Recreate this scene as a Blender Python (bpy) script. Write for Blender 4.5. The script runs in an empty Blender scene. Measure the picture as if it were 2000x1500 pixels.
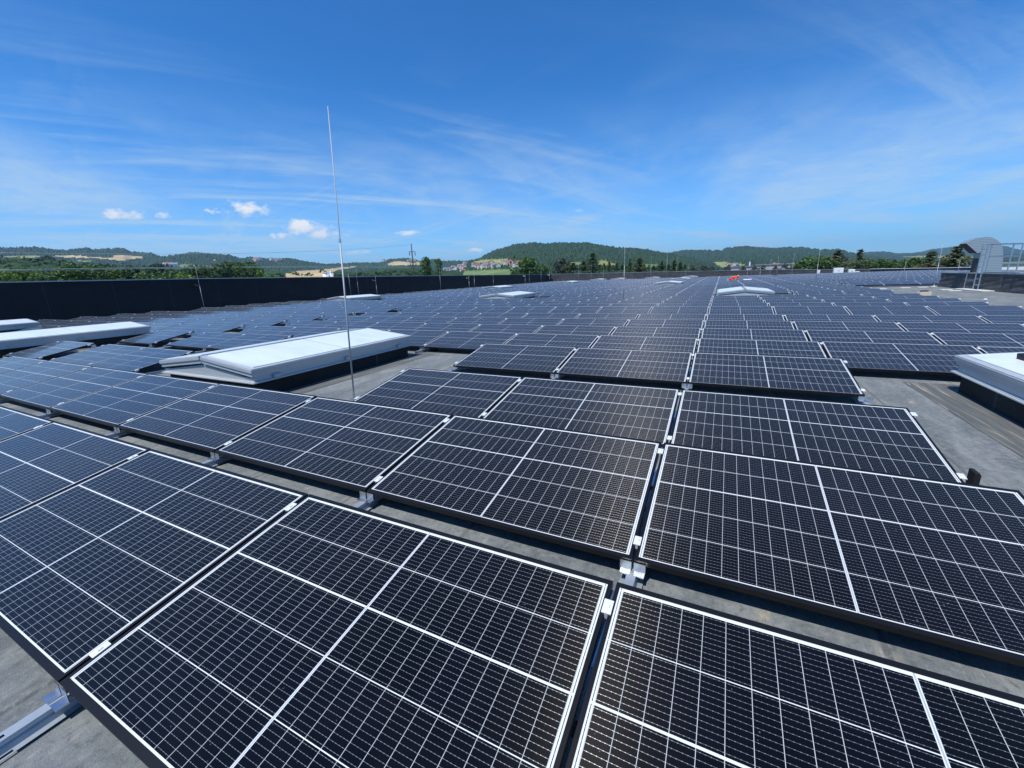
import bpy, bmesh, math, random
from mathutils import Vector, Matrix
R = random.Random(11)
C = bpy.context.scene.collection
sc = bpy.context.scene
PI = math.pi

# ------------------------------------------------------------------ camera
F = 805.1; PITCH = .25473; YAW = -.46621; ROLL = -.03762
CAM = Vector((.284, -.323, 1.384))
fw = Vector((math.sin(YAW)*math.cos(PITCH), math.cos(YAW)*math.cos(PITCH), -math.sin(PITCH)))
r0 = Vector((math.cos(YAW), -math.sin(YAW), 0)); u0 = r0.cross(fw)
rt = r0*math.cos(ROLL)+u0*math.sin(ROLL); up = -r0*math.sin(ROLL)+u0*math.cos(ROLL)
cd = bpy.data.cameras.new('camera'); cam = bpy.data.objects.new('camera', cd); C.objects.link(cam)
cd.lens = 36*F/2000; cd.sensor_width = 36; cd.clip_start = .05; cd.clip_end = 30000
cam.matrix_world = Matrix((( rt.x, up.x, -fw.x, CAM.x), (rt.y, up.y, -fw.y, CAM.y), (rt.z, up.z, -fw.z, CAM.z), (0,0,0,1)))
sc.camera = cam
def ray(x, y): return fw+rt*((x-1000)/F)-up*((y-750)/F)
def at_dist(x, y, d):                     # point of the sight line at horizontal distance d
    v = ray(x, y); return CAM+v*(d/math.hypot(v.x, v.y))
def at_z(x, y, z):
    v = ray(x, y); return CAM+v*((z-CAM.z)/v.z)
def pix(p):
    q = p-CAM; k = q.dot(fw)
    return (1000+F*q.dot(rt)/k, 750-F*q.dot(up)/k) if k > .01 else (-9e9, -9e9)
def horizon(x):
    a = ray(x, 0).z; b = ray(x, 1500).z; return 1500*a/(a-b)

# ------------------------------------------------------------------ sun, sky, exposure
S = Vector((-.15, -.41, .90)).normalized()
sl = bpy.data.lights.new('sun', 'SUN'); sl.energy = 5.0; sl.angle = math.radians(.5); sl.color = (1, .96, .9)
so = bpy.data.objects.new('sun', sl); C.objects.link(so); so.rotation_euler = S.to_track_quat('Z', 'Y').to_euler(); so.location = (0, 0, 60)
sc.view_settings.view_transform = 'Standard'; sc.view_settings.look = 'None'; sc.view_settings.gamma = 1
sc.view_settings.use_curve_mapping = False; sc.view_settings.exposure = 0.0

class NT:
    def __init__(s, tree): s.t = tree; s.n = tree.nodes; s.l = tree.links
    def new(s, ty, **kw):
        o = s.n.new(ty)
        for k, v in kw.items(): setattr(o, k, v)
        return o
    def put(s, sock, v):
        if v is None: return
        if hasattr(v, 'is_linked') or hasattr(v, 'links'): s.l.new(v, sock)
        else: sock.default_value = v
    def m(s, op, a, b=None, c=None, clamp=False):
        o = s.new('ShaderNodeMath', operation=op, use_clamp=clamp)
        for i, v in enumerate((a, b, c)):
            s.put(o.inputs[i], v)
        return o.outputs[0]
    def vm(s, op, a, b=None, out=0):
        o = s.new('ShaderNodeVectorMath', operation=op); s.put(o.inputs[0], a); s.put(o.inputs[1], b)
        return o.outputs['Value'] if op in ('DOT_PRODUCT', 'LENGTH') else o.outputs[0]
    def mix(s, f, a, b, blend='MIX'):
        o = s.new('ShaderNodeMix', data_type='RGBA', blend_type=blend)
        s.put(o.inputs[0], f); s.put(o.inputs[6], a); s.put(o.inputs[7], b); return o.outputs[2]
    def noise(s, vec, scale, detail=2., rough=.5, dist=0.):
        o = s.new('ShaderNodeTexNoise'); s.put(o.inputs['Vector'], vec)
        o.inputs['Scale'].default_value = scale; o.inputs['Detail'].default_value = detail
        o.inputs['Roughness'].default_value = rough; o.inputs['Distortion'].default_value = dist
        return o.outputs['Fac']
    def ramp(s, f, lo, hi, a=0., b=1.):
        o = s.new('ShaderNodeMapRange', clamp=True, interpolation_type='SMOOTHSTEP'); s.put(o.inputs[0], f)
        for i, v in ((1, lo), (2, hi), (3, a), (4, b)): s.put(o.inputs[i], v)
        return o.outputs[0]
    def scale(s, vec, xyz, loc=(0, 0, 0), rot=(0, 0, 0)):
        o = s.new('ShaderNodeMapping'); s.put(o.inputs[0], vec); o.inputs[1].default_value = loc; o.inputs[2].default_value = rot; o.inputs[3].default_value = xyz
        return o.outputs[0]

w = bpy.data.worlds.new('World'); sc.world = w; w.use_nodes = True
g = NT(w.node_tree); g.n.clear()
sky = g.new('ShaderNodeTexSky', sky_type='NISHITA', sun_disc=False)
sky.sun_elevation = math.asin(S.z); sky.sun_rotation = math.atan2(S.x, S.y); sky.altitude = 300; sky.air_density = 1.0; sky.dust_density = .35; sky.ozone_density = 3.0
D_ = g.new('ShaderNodeTexCoord').outputs['Generated']
sep = g.new('ShaderNodeSeparateXYZ'); g.l.new(D_, sep.inputs[0]); dz = sep.outputs[2]
col = g.mix(1., sky.outputs[0], (.33, 1.22, 2.08, 1), 'MULTIPLY')
lift = g.m('ADD', g.m('MULTIPLY', g.ramp(dz, .42, .0), .24), .87)
lv = g.new('ShaderNodeVectorMath', operation='SCALE'); g.l.new(col, lv.inputs[0]); g.l.new(lift, lv.inputs['Scale']); col = lv.outputs[0]
# cirrus: a thin streaky layer at constant height
inv = g.m('DIVIDE', 1., g.m('ADD', g.m('MAXIMUM', dz, 0.), .10))
pv = g.vm('MULTIPLY', D_, None); g.n[-1].inputs[1].default_value = (1, 1, 0)
sc_ = g.new('ShaderNodeVectorMath', operation='SCALE'); g.l.new(pv, sc_.inputs[0]); g.l.new(inv, sc_.inputs['Scale']); P2 = sc_.outputs[0]
def streak(az, lo, sh, off):
    a = math.radians(az); e = Vector((math.sin(a), math.cos(a), 0)); f = Vector((math.cos(a), -math.sin(a), 0))
    cb = g.new('ShaderNodeCombineXYZ'); g.l.new(g.m('MULTIPLY', g.vm('DOT_PRODUCT', P2, tuple(e)), lo), cb.inputs[0]); g.l.new(g.m('MULTIPLY', g.vm('DOT_PRODUCT', P2, tuple(f)), sh), cb.inputs[1]); cb.inputs[2].default_value = off
    return cb.outputs[0]
c1 = g.noise(streak(34, .26, 1.15, 3.1), 1.15, 7, .62, 1.1)
c2 = g.noise(g.scale(P2, (.5, .5, 1), (7.3, .4, 0)), .55, 2, .5)
c3 = g.noise(streak(-72, .30, 1.5, 8.4), 1.3, 8, .64, .9)
low = g.ramp(dz, .45, .06)
cm = g.m('MULTIPLY', g.ramp(c1, .46, .76), g.ramp(c2, .30, .62))
cm = g.m('ADD', g.m('MULTIPLY', cm, g.m('ADD', g.m('MULTIPLY', low, .78), .07)), g.m('MULTIPLY', g.m('MULTIPLY', g.ramp(c3, .48, .85), low), .5))
c4 = g.noise(g.scale(P2, (.42, .30, 1), (2.2, 9.1, 0)), 1.25, 9, .64, .5); c5 = g.noise(g.scale(P2, (.9, .9, 1), (5.2, 1.1, 0)), 2.6, 8, .7, .4)
veil = g.m('MULTIPLY', g.m('MULTIPLY', g.ramp(c4, .40, .64), g.m('ADD', g.m('MULTIPLY', g.ramp(c5, .3, .7), .6), .4)), g.m('MULTIPLY', g.ramp(dz, .37, .13), .52))
cm = g.m('MAXIMUM', cm, veil)
cm = g.m('ADD', g.m('MULTIPLY', cm, g.ramp(dz, .0, .09, .5, 1.)), g.ramp(dz, .30, .0, 0., .36))
col = g.mix(g.m('MINIMUM', cm, .62), col, (6.9, 8.8, 10.0, 1))
# fair-weather cumulus low over the left hills: each a lump of the sky at its own bearing
def puff(px, py, wx, wy, dens, seed):
    global col
    d0 = ray(px, py).normalized(); e = Vector((d0.y, -d0.x, 0)).normalized(); v0 = e.cross(d0)
    if v0.z < 0: v0 = -v0
    k = 1/math.hypot(1, math.hypot((px-1000)/F, (py-750)/F))/F
    dn = g.vm('DOT_PRODUCT', D_, tuple(d0)); 
    a = g.m('MULTIPLY', g.vm('DOT_PRODUCT', D_, tuple(e)), 1/(wx*k)); b = g.m('MULTIPLY', g.vm('DOT_PRODUCT', D_, tuple(v0)), 1/(wy*k))
    flat = g.m('MULTIPLY', g.m('MINIMUM', b, 0.), 1.5)                 # flatter underside
    bb = g.m('ADD', g.m('MAXIMUM', b, 0.), flat)
    rr = g.m('ADD', g.m('MULTIPLY', a, a), g.m('MULTIPLY', bb, bb))
    cb = g.new('ShaderNodeCombineXYZ'); g.l.new(a, cb.inputs[0]); g.l.new(g.m('MULTIPLY', b, .55), cb.inputs[1]); cb.inputs[2].default_value = seed
    nz = g.noise(cb.outputs[0], 1.7, 6, .62)
    f = g.m('SUBTRACT', g.m('MULTIPLY', g.m('SUBTRACT', nz, .5), 3.4), g.m('SUBTRACT', rr, .55))
    f = g.m('MULTIPLY', g.ramp(f, -.15, .75), dens)
    f = g.m('MULTIPLY', f, g.m('MULTIPLY', g.m('GREATER_THAN', dn, .5), g.ramp(rr, 3.2, 1.6)))
    tone = g.ramp(g.m('ADD', b, g.m('MULTIPLY', g.m('SUBTRACT', nz, .5), 1.5)), -.9, .5)
    col = g.mix(f, col, g.mix(tone, (7.0, 8.3, 9.6, 1), (11., 11.5, 11.9, 1)))
for a in ((246, 421, 36, 10, .95, 1), (319, 422, 12, 5, .6, 2), (414, 413, 12, 5, .7, 3), (487, 413, 40, 14, 1., 4), (583, 443, 30, 13, 1., 5), (545, 462, 16, 7, .75, 6),
          (618, 455, 50, 13, .9, 7), (797, 457, 24, 5, .85, 8), (700, 493, 22, 4, .5, 9), (928, 490, 18, 4, .8, 10), (1128, 412, 14, 3, .35, 11)): puff(a[0], a[1], a[2]*1.45, a[3]*1.75, a[4], a[5])
bg = g.new('ShaderNodeBackground'); g.l.new(col, bg.inputs[0]); bg.inputs[1].default_value = .085
g.l.new(bg.outputs[0], g.new('ShaderNodeOutputWorld').inputs[0])

# ------------------------------------------------------------------ materials
MATS = {}
def mat(name, color=None, rough=.6, metal=0., spec=.5, fn=None):
    m = bpy.data.materials.new(name); m.use_nodes = True; n = NT(m.node_tree)
    b = m.node_tree.nodes['Principled BSDF']
    if color: b.inputs['Base Color'].default_value = (*color, 1)
    b.inputs['Roughness'].default_value = rough; b.inputs['Metallic'].default_value = metal; b.inputs['Specular IOR Level'].default_value = spec
    if fn: fn(n, b)
    MATS[name] = m; return m
def oc(n): return n.new('ShaderNodeTexCoord').outputs['Object']
def pos(n): return n.new('ShaderNodeNewGeometry').outputs['Position']
def bump(n, b, h, strength, dist=.01):
    o = n.new('ShaderNodeBump'); o.inputs['Strength'].default_value = strength; o.inputs['Distance'].default_value = dist
    n.l.new(h, o.inputs['Height']); n.l.new(o.outputs[0], b.inputs['Normal'])

def f_glass(n, b):
    uv = n.new('ShaderNodeUVMap'); sp = n.new('ShaderNodeSeparateXYZ'); n.l.new(uv.outputs[0], sp.inputs[0]); u, v = sp.outputs[0], sp.outputs[1]
    cu = n.m('ABSOLUTE', n.m('SUBTRACT', u, .877)); a = n.m('SUBTRACT', cu, .0048)
    lt = lambda x, y: n.m('LESS_THAN', x, y)
    gt = lambda x, y: n.m('GREATER_THAN', x, y)
    mx = lambda *z: z[0] if len(z) == 1 else n.m('MAXIMUM', z[0], mx(*z[1:]))
    centre = lt(a, 0.); ribbon = lt(cu, .0024)
    ul = lt(n.m('PINGPONG', a, .0355), .0009)
    wv = n.m('SUBTRACT', v, .019)
    sec = gt(wv, .633); wc = n.m('SUBTRACT', wv, n.m('MULTIPLY', sec, .6365))
    thick = lt(n.m('ABSOLUTE', n.m('SUBTRACT', wv, .633)), .0030)
    vl = lt(n.m('PINGPONG', n.m('ADD', wc, .001), .10525), .0016)
    border = mx(lt(u, .019), gt(u, 1.735), lt(v, .019), gt(v, 1.0745))
    eu = n.m('MINIMUM', u, n.m('SUBTRACT', 1.754, u)); groove = n.m('LESS_THAN', n.m('ABSOLUTE', n.m('SUBTRACT', eu, .0112)), .0013); border = n.m('MULTIPLY', border, n.m('SUBTRACT', 1., groove))
    white = mx(centre, ul, thick, vl, border)
    wd = n.m('PINGPONG', n.m('SUBTRACT', wc, .0096), .00957)
    pad = lt(n.m('PINGPONG', n.m('SUBTRACT', a, .0035), .0071), .0016)
    wire = lt(wd, n.m('ADD', .00031, n.m('MULTIPLY', pad, .0006)))
    wire = n.m('MULTIPLY', wire, n.m('SUBTRACT', 1., white))
    # cell to cell tint
    cx = n.m('FLOOR', n.m('DIVIDE', u, .2132)); cy = n.m('FLOOR', n.m('DIVIDE', wv, .2116))
    cb = n.new('ShaderNodeCombineXYZ'); n.l.new(cx, cb.inputs[0]); n.l.new(cy, cb.inputs[1])
    oi = n.new('ShaderNodeObjectInfo'); n.l.new(n.m('MULTIPLY', oi.outputs['Random'], 97.), cb.inputs[2])
    wn = n.new('ShaderNodeTexWhiteNoise'); n.l.new(cb.outputs[0], wn.inputs[0])
    cell = n.mix(n.m('ADD', n.m('MULTIPLY', wn.outputs[0], .45), n.m('MULTIPLY', oi.outputs['Random'], .45)), (.0008, .0009, .0014, 1), (.0022, .0024, .0058, 1))
    dust = n.noise(pos(n), 2.2, 6, .7)
    cell = n.mix(n.ramp(dust, .45, .8, 0., .025), cell, (.12, .115, .10, 1))
    spk = n.noise(pos(n), 55, 2, .6); cell = n.mix(n.ramp(spk, .735, .76, 0., .3), cell, (.35, .34, .30, 1))
    wcol = n.mix(ribbon, (.64, .67, .665, 1), (.36, .39, .43, 1))
    colr = n.mix(ul, cell, (.47, .50, .51, 1)); colr = n.mix(mx(centre, thick, vl, border), colr, wcol); colr = n.mix(wire, colr, (.215, .225, .235, 1))
    n.l.new(colr, b.inputs['Base Color'])
    b.inputs['Roughness'].default_value = .55; b.inputs['Specular IOR Level'].default_value = .0
    b.inputs['Coat Weight'].default_value = 1.; b.inputs['Coat IOR'].default_value = 1.25; b.inputs['Coat Roughness'].default_value = .09
    b.inputs['Sheen Weight'].default_value = .24; b.inputs['Sheen Roughness'].default_value = .45
    gl = n.new('ShaderNodeBsdfAnisotropic'); gl.inputs['Roughness'].default_value = .42; gl.inputs['Anisotropy'].default_value = .72
    tn = n.new('ShaderNodeTangent', direction_type='UV_MAP'); n.l.new(tn.outputs[0], gl.inputs['Tangent'])
    n.l.new(n.mix(wire, (.72, .68, .58, 1), (.95, .95, .95, 1)), gl.inputs['Color'])
    ms = n.new('ShaderNodeMixShader')
    fac = n.m('ADD', n.m('MULTIPLY', wire, .12), n.m('MULTIPLY', n.m('SUBTRACT', 1., mx(white, wire)), .0048))
    n.l.new(fac, ms.inputs[0]); n.l.new(b.outputs[0], ms.inputs[1]); n.l.new(gl.outputs[0], ms.inputs[2])
    n.l.new(ms.outputs[0], n.n['Material Output'].inputs[0])
mat('panel_glass', fn=f_glass)
mat('black_anodised', (.006, .006, .0075), .42, .0, .3)
def f_galv(n, b):
    x = n.noise(oc(n), 38, 4, .6); c = n.mix(x, (.48, .52, .56, 1), (.66, .69, .71, 1)); n.l.new(c, b.inputs['Base Color'])
    n.l.new(n.ramp(n.noise(oc(n), 11, 3), .3, .7, .22, .38), b.inputs['Roughness'])
mat('galvanised', metal=.95, fn=f_galv)
def f_rail(n, b):
    x = n.noise(oc(n), 30, 4, .6); n.l.new(n.mix(x, (.30, .35, .40, 1), (.42, .47, .51, 1)), b.inputs['Base Color'])
mat('rail_steel', rough=.5, metal=.5, fn=f_rail)
mat('bright_aluminium', (.82, .84, .85), .42, .3)
mat('rod_metal', (.36, .39, .41), .55, .3)
def f_alu(n, b):
    x = n.noise(n.scale(oc(n), (1, 1, 14)), 5, 3, .6); c = n.mix(x, (.40, .44, .46, 1), (.54, .57, .58, 1)); n.l.new(c, b.inputs['Base Color'])
    n.l.new(n.ramp(x, .3, .7, .3, .45), b.inputs['Roughness'])
mat('aluminium_sheet', metal=.2, fn=f_alu)
def f_opal(n, b):
    x = n.noise(n.scale(oc(n), (.5, 2., 1)), 1.6, 7, .7); c = n.mix(n.ramp(x, .35, .75), (.70, .76, .775, 1), (.58, .645, .665, 1)); n.l.new(c, b.inputs['Base Color'])
mat('opal_glazing', rough=.28, fn=f_opal)
def f_mem(lo, hi, streak):
    def f(n, b):
        p = pos(n); x = n.noise(p, 1.4, 7, .65); y = n.noise(n.scale(p, (.25, .25, 5)), 2.2, 5, .6, .8)
        c = n.mix(n.ramp(x, .3, .75), (*lo, 1), (*hi, 1)); c = n.mix(n.ramp(y, .52, .72, 0., streak), c, (hi[0]*3.0, hi[1]*3.0, hi[2]*3.0, 1))
        sp = n.new('ShaderNodeSeparateXYZ'); n.l.new(p, sp.inputs[0]); sj = n.m('LESS_THAN', n.m('PINGPONG', n.m('ADD', n.m('ADD', sp.outputs[0], sp.outputs[1]), n.m('MULTIPLY', x, .06)), 1.4), .02)
        c = n.mix(n.m('MULTIPLY', sj, .6), c, (hi[0]*2.6, hi[1]*2.6, hi[2]*2.6, 1))
        n.l.new(c, b.inputs['Base Color']); bump(n, b, n.m('ADD', n.m('MULTIPLY', y, 1.), n.m('MULTIPLY', x, .3)), .5, .06)
    return f
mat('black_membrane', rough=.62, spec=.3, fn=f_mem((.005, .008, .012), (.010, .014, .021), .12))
mat('sunlit_membrane', rough=.6, spec=.35, fn=f_mem((.034, .036, .040), (.066, .068, .072), .5))  # sunlit copy of the black membrane: sunlight painted in as a paler, streakier colour
mat('curb_membrane', rough=.7, spec=.25, fn=f_mem((.012, .016, .018), (.022, .027, .029), .1))
mat('rubber_black', (.012, .012, .014), .7, 0, .3)
def f_roof(n, b):
    p = pos(n); sp = n.new('ShaderNodeSeparateXYZ'); n.l.new(p, sp.inputs[0])
    big = n.noise(p, .35, 5, .6); mid = n.noise(n.scale(p, (1, .35, 1), (0, 0, 0), (0, 0, .25)), 3.2, 7, .68, .6); fine = n.noise(p, 160, 3, .8); gran = n.noise(p, 420, 2, .8)
    c = n.mix(n.ramp(big, .3, .7), (.122, .140, .149, 1), (.166, .184, .190, 1))
    c = n.mix(n.ramp(mid, .38, .72, 0., .75), c, (.285, .30, .29, 1))
    c = n.mix(n.ramp(mid, .46, .26, 0., .6), c, (.095, .112, .118, 1))
    c = n.mix(n.m('MULTIPLY', n.ramp(fine, .55, .72), .55), c, (.38, .39, .38, 1)); c = n.mix(n.m('MULTIPLY', n.ramp(gran, .5, .3), .6), c, (.06, .07, .075, 1))
    t = n.noise(n.scale(p, (1.1, .5, 1), (4, 2, 0)), 3.4, 6, .72); c = n.mix(n.ramp(t, .615, .69, 0., .75), c, (.42, .34, .23, 1))
    # lap seams between the sheets
    sx = n.m('PINGPONG', n.m('ADD', sp.outputs[0], n.m('MULTIPLY', n.m('SUBTRACT', mid, .5), .025)), .5); seam = n.m('LESS_THAN', sx, .012)
    c = n.mix(n.m('MULTIPLY', seam, .35), c, (.032, .034, .036, 1))
    edge = n.m('MULTIPLY', n.m('LESS_THAN', n.m('ABSOLUTE', n.m('SUBTRACT', sx, .03)), .014), n.ramp(n.noise(p, 5, 4), .4, .65)); c = n.mix(n.m('MULTIPLY', edge, .3), c, (.33, .29, .21, 1))
    mo = n.noise(p, 24, 5, .7); c = n.mix(n.ramp(mo, .50, .68, 0., .55), c, (.27, .285, .265, 1)); c = n.mix(n.ramp(mo, .48, .32, 0., .6), c, (.070, .085, .083, 1))
    sk = n.noise(n.scale(p, (5, .9, 1), (1, 3, 0), (0, 0, .5)), 9., 5, .75, .5); c = n.mix(n.ramp(sk, .60, .70, 0., .6), c, (.36, .37, .34, 1)); c = n.mix(n.ramp(sk, .40, .30, 0., .5), c, (.085, .10, .10, 1))
    n.l.new(c, b.inputs['Base Color']); bump(n, b, n.m('ADD', fine, n.m('MULTIPLY', mid, 2.)), .6, .008)
mat('roof_bitumen', rough=.85, spec=.25, fn=f_roof)
def f_flash(n, b):
    p = oc(n); y = n.noise(n.scale(p, (9, .5, 1)), 2.1, 6, .65, .4); c = n.mix(n.ramp(y, .38, .62), (.085, .095, .097, 1), (.135, .14, .135, 1)); c = n.mix(n.ramp(y, .56, .64, 0., .5), c, (.30, .26, .20, 1)); e_ = n.noise(n.scale(p, (16, .4, 1)), 2.6, 6, .7, .3); c = n.mix(n.ramp(e_, .60, .66, 0., .8), c, (.50, .44, .33, 1))
    n.l.new(c, b.inputs['Base Color'])
mat('flashing_strip', rough=.8, spec=.2, fn=f_flash)
mat('tan_edge', (.40, .34, .24), .9, 0, .1)
mat('white_paint', (.80, .81, .80), .45)
mat('pale_concrete', (.58, .58, .55), .85)
mat('grey_coping', (.42, .44, .45), .4, .5)
mat('hi_vis_orange', (.85, .10, .035), .8, 0, .2)
mat('helmet_orange', (.85, .28, .12), .35)
mat('skin', (.55, .32, .22), .6)
mat('dark_cloth', (.015, .015, .02), .8)
mat('carton', (.72, .58, .42), .8)
mat('cable_pale', (.50, .55, .52), .5, .2)
mat('wood_pole', (.085, .07, .055), .9)
mat('porcelain', (.10, .06, .045), .3)
def f_leaf(lo, hi, trans=.18):
    def f(n, b):
        gi = n.new('ShaderNodeNewGeometry'); x = n.noise(gi.outputs['Position'], .9, 3, .6); y = gi.outputs['Random Per Island']
        c = n.mix(n.m('ADD', n.m('MULTIPLY', y, .6), n.m('MULTIPLY', x, .4)), (*lo, 1), (*hi, 1)); n.l.new(c, b.inputs['Base Color'])
        tr = n.new('ShaderNodeBsdfTranslucent'); n.l.new(c, tr.inputs[0]); ms = n.new('ShaderNodeMixShader'); ms.inputs[0].default_value = trans
        n.l.new(b.outputs[0], ms.inputs[1]); n.l.new(tr.outputs[0], ms.inputs[2]); n.l.new(ms.outputs[0], n.n['Material Output'].inputs[0])
    return f
mat('spruce_needles', rough=.75, spec=.2, fn=f_leaf((0.054, 0.099, 0.049), (0.148, 0.217, 0.103)))
mat('pine_needles', rough=.75, spec=.2, fn=f_leaf((0.071, 0.099, 0.043), (0.186, 0.206, 0.099)))
mat('broad_leaves', rough=.7, spec=.25, fn=f_leaf((0.049, 0.101, 0.031), (0.131, 0.217, 0.066)))
mat('bright_leaves', rough=.7, spec=.25, fn=f_leaf((0.069, 0.132, 0.023), (0.172, 0.265, 0.057)))
mat('grey_leaves', rough=.7, spec=.25, fn=f_leaf((.055, .080, .055), (.115, .145, .100)))
mat('wood_leaves', rough=.8, spec=.15, fn=f_leaf((0.027, 0.056, 0.025), (0.069, 0.110, 0.045), .1))
mat('bark', (.06, .045, .035), .9)
def f_ground(n, b):
    p = pos(n); x = n.noise(p, .004, 5, .6); y = n.noise(p, .03, 4, .6); c = n.mix(n.ramp(x, .4, .6), (.045, .085, .028, 1), (.10, .13, .045, 1)); c = n.mix(n.ramp(y, .55, .75, 0., .5), c, (.03, .05, .02, 1))
    n.l.new(c, b.inputs['Base Color'])
mat('meadow', rough=.9, spec=.1, fn=f_ground)
def f_forest(n, b):
    p = pos(n); x = n.noise(p, .08, 4, .75); y = n.noise(p, .006, 3, .6); z = n.new('ShaderNodeNewGeometry').outputs['Random Per Island']
    c = n.mix(n.ramp(x, .3, .7), (.014, .034, .015, 1), (.048, .090, .036, 1)); c = n.mix(n.ramp(y, .52, .72, 0., .6), c, (.045, .085, .030, 1)); c = n.mix(n.ramp(x, .62, .7, 0., .5), c, (.08, .115, .045, 1))
    n.l.new(c, b.inputs['Base Color'])
mat('forest', rough=.95, spec=.05, fn=f_forest)
def f_field(a, bb):
    def f(n, b):
        p = pos(n); x = n.noise(n.scale(p, (1, 1, 4)), .012, 5, .6); c = n.mix(n.ramp(x, .35, .65), (*a, 1), (*bb, 1)); n.l.new(c, b.inputs['Base Color'])
    return f
mat('ripe_field', rough=.95, spec=.05, fn=f_field((.40, .31, .16), (.52, .40, .22)))
mat('green_field', rough=.95, spec=.05, fn=f_field((.105, .165, .055), (.165, .235, .085)))
mat('olive_field', rough=.95, spec=.05, fn=f_field((.20, .23, .075), (.30, .30, .12)))
mat('house_white', (.72, .70, .66), .8)
mat('house_cream', (.66, .57, .44), .8)
mat('house_lilac', (.42, .36, .42), .8)
mat('roof_red', (.40, .15, .10), .85)
mat('roof_brown', (.24, .13, .10), .85)
mat('roof_grey', (.22, .23, .25), .8)
mat('window_dark', (.03, .035, .04), .2)
def f_hood(n, b):
    sp = n.new('ShaderNodeSeparateXYZ'); n.l.new(pos(n), sp.inputs[0]); s = n.m('PINGPONG', sp.outputs[2], .04)
    c = n.mix(n.ramp(s, .004, .014), (.16, .20, .22, 1), (.36, .43, .46, 1)); n.l.new(c, b.inputs['Base Color'])
mat('ribbed_sheet', rough=.4, metal=.4, fn=f_hood)
mat('louver_dark', (.02, .022, .03), .7)

# ------------------------------------------------------------------ mesh builder
class MB:
    def __init__(s): s.v = []; s.f = []; s.mi = []; s.uv = {}; s.cur = 0
    def quad(s, a, b, c, d, uv=None):
        i = len(s.v); s.v += [tuple(a), tuple(b), tuple(c), tuple(d)]; s.f.append((i, i+1, i+2, i+3)); s.mi.append(s.cur)
        if uv: s.uv[len(s.f)-1] = uv
    def poly(s, pts):
        i = len(s.v); s.v += [tuple(p) for p in pts]; s.f.append(tuple(range(i, i+len(pts)))); s.mi.append(s.cur)
    def box(s, x0, y0, z0, x1, y1, z1, M=None):
        c = [Vector((x, y, z)) for z in (z0, z1) for y in (y0, y1) for x in (x0, x1)]
        if M is not None: c = [M @ q for q in c]
        i = len(s.v); s.v += [tuple(q) for q in c]
        for q in ((0, 2, 3, 1), (4, 5, 7, 6), (0, 1, 5, 4), (2, 6, 7, 3), (0, 4, 6, 2), (1, 3, 7, 5)):
            s.f.append(tuple(i+k for k in q)); s.mi.append(s.cur)
    def prism(s, pts, a, b):            # pts: list of points (Vector) at start offset a, extruded to offset b
        n = len(pts); A = [Vector(p)+Vector(a) for p in pts]; B = [Vector(p)+Vector(b) for p in pts]
        i = len(s.v); s.v += [tuple(q) for q in A+B]
        s.f.append(tuple(i+k for k in range(n))[::-1]); s.mi.append(s.cur); s.f.append(tuple(i+n+k for k in range(n))); s.mi.append(s.cur)
        for k in range(n):
            s.f.append((i+k, i+(k+1) % n, i+n+(k+1) % n, i+n+k)); s.mi.append(s.cur)
    def tube(s, pts, rad, n=8, caps=True):
        pts = [Vector(p) for p in pts]; rad = rad if isinstance(rad, (list, tuple)) else [rad]*len(pts); base = len(s.v)
        for k, p in enumerate(pts):
            t = (pts[min(k+1, len(pts)-1)]-pts[max(k-1, 0)]).normalized(); a = t.orthogonal().normalized()
            if abs(t.z) > .9: a = Vector((1, 0, 0)); a = (a-t*a.dot(t)).normalized()
            else: a = Vector((0, 0, 1)).cross(t).normalized()
            b = t.cross(a)
            for j in range(n):
                an = 2*PI*j/n; s.v.append(tuple(p+(a*math.cos(an)+b*math.sin(an))*rad[k]))
        for k in range(len(pts)-1):
            for j in range(n):
                s.f.append((base+k*n+j, base+k*n+(j+1) % n, base+(k+1)*n+(j+1) % n, base+(k+1)*n+j)); s.mi.append(s.cur)
        if caps:
            s.f.append(tuple(base+j for j in range(n))[::-1]); s.mi.append(s.cur); e = base+(len(pts)-1)*n; s.f.append(tuple(e+j for j in range(n))); s.mi.append(s.cur)
    def mesh(s, name, mats, smooth=False):
        me = bpy.data.meshes.new(name); me.from_pydata(s.v, [], s.f)
        for m in (mats if isinstance(mats, (list, tuple)) else [mats]): me.materials.append(MATS[m])
        me.polygons.foreach_set('material_index', s.mi)
        if smooth: me.polygons.foreach_set('use_smooth', [True]*len(s.f))
        if s.uv:
            l = me.uv_layers.new(name='UVMap')
            for fi, uvs in s.uv.items():
                for k, li in enumerate(me.polygons[fi].loop_indices): l.data[li].uv = uvs[k]
        me.update(); return me
    def build(s, name, mats, parent=None, smooth=False):
        return link(name, s.mesh(name, mats, smooth), parent)
def link(name, me, parent=None):
    o = bpy.data.objects.new(name, me); C.objects.link(o)
    if parent: o.parent = parent
    return o
def tag(o, label=None, cat=None, group=None, kind=None):
    if label: o['label'] = label
    if cat: o['category'] = cat
    if group: o['group'] = group
    if kind: o['kind'] = kind
    return o
def thing(name, label, cat, loc=(0, 0, 0), group=None, rz=0):
    o = bpy.data.objects.new(name, None); C.objects.link(o); o.location = loc; o.rotation_euler = (0, 0, rz); o.empty_display_size = .2
    return tag(o, label, cat, group)
def bevel(o, wd, seg=2):
    m = o.modifiers.new('bevel', 'BEVEL'); m.width = wd; m.segments = seg; m.limit_method = 'ANGLE'; return o
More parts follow.
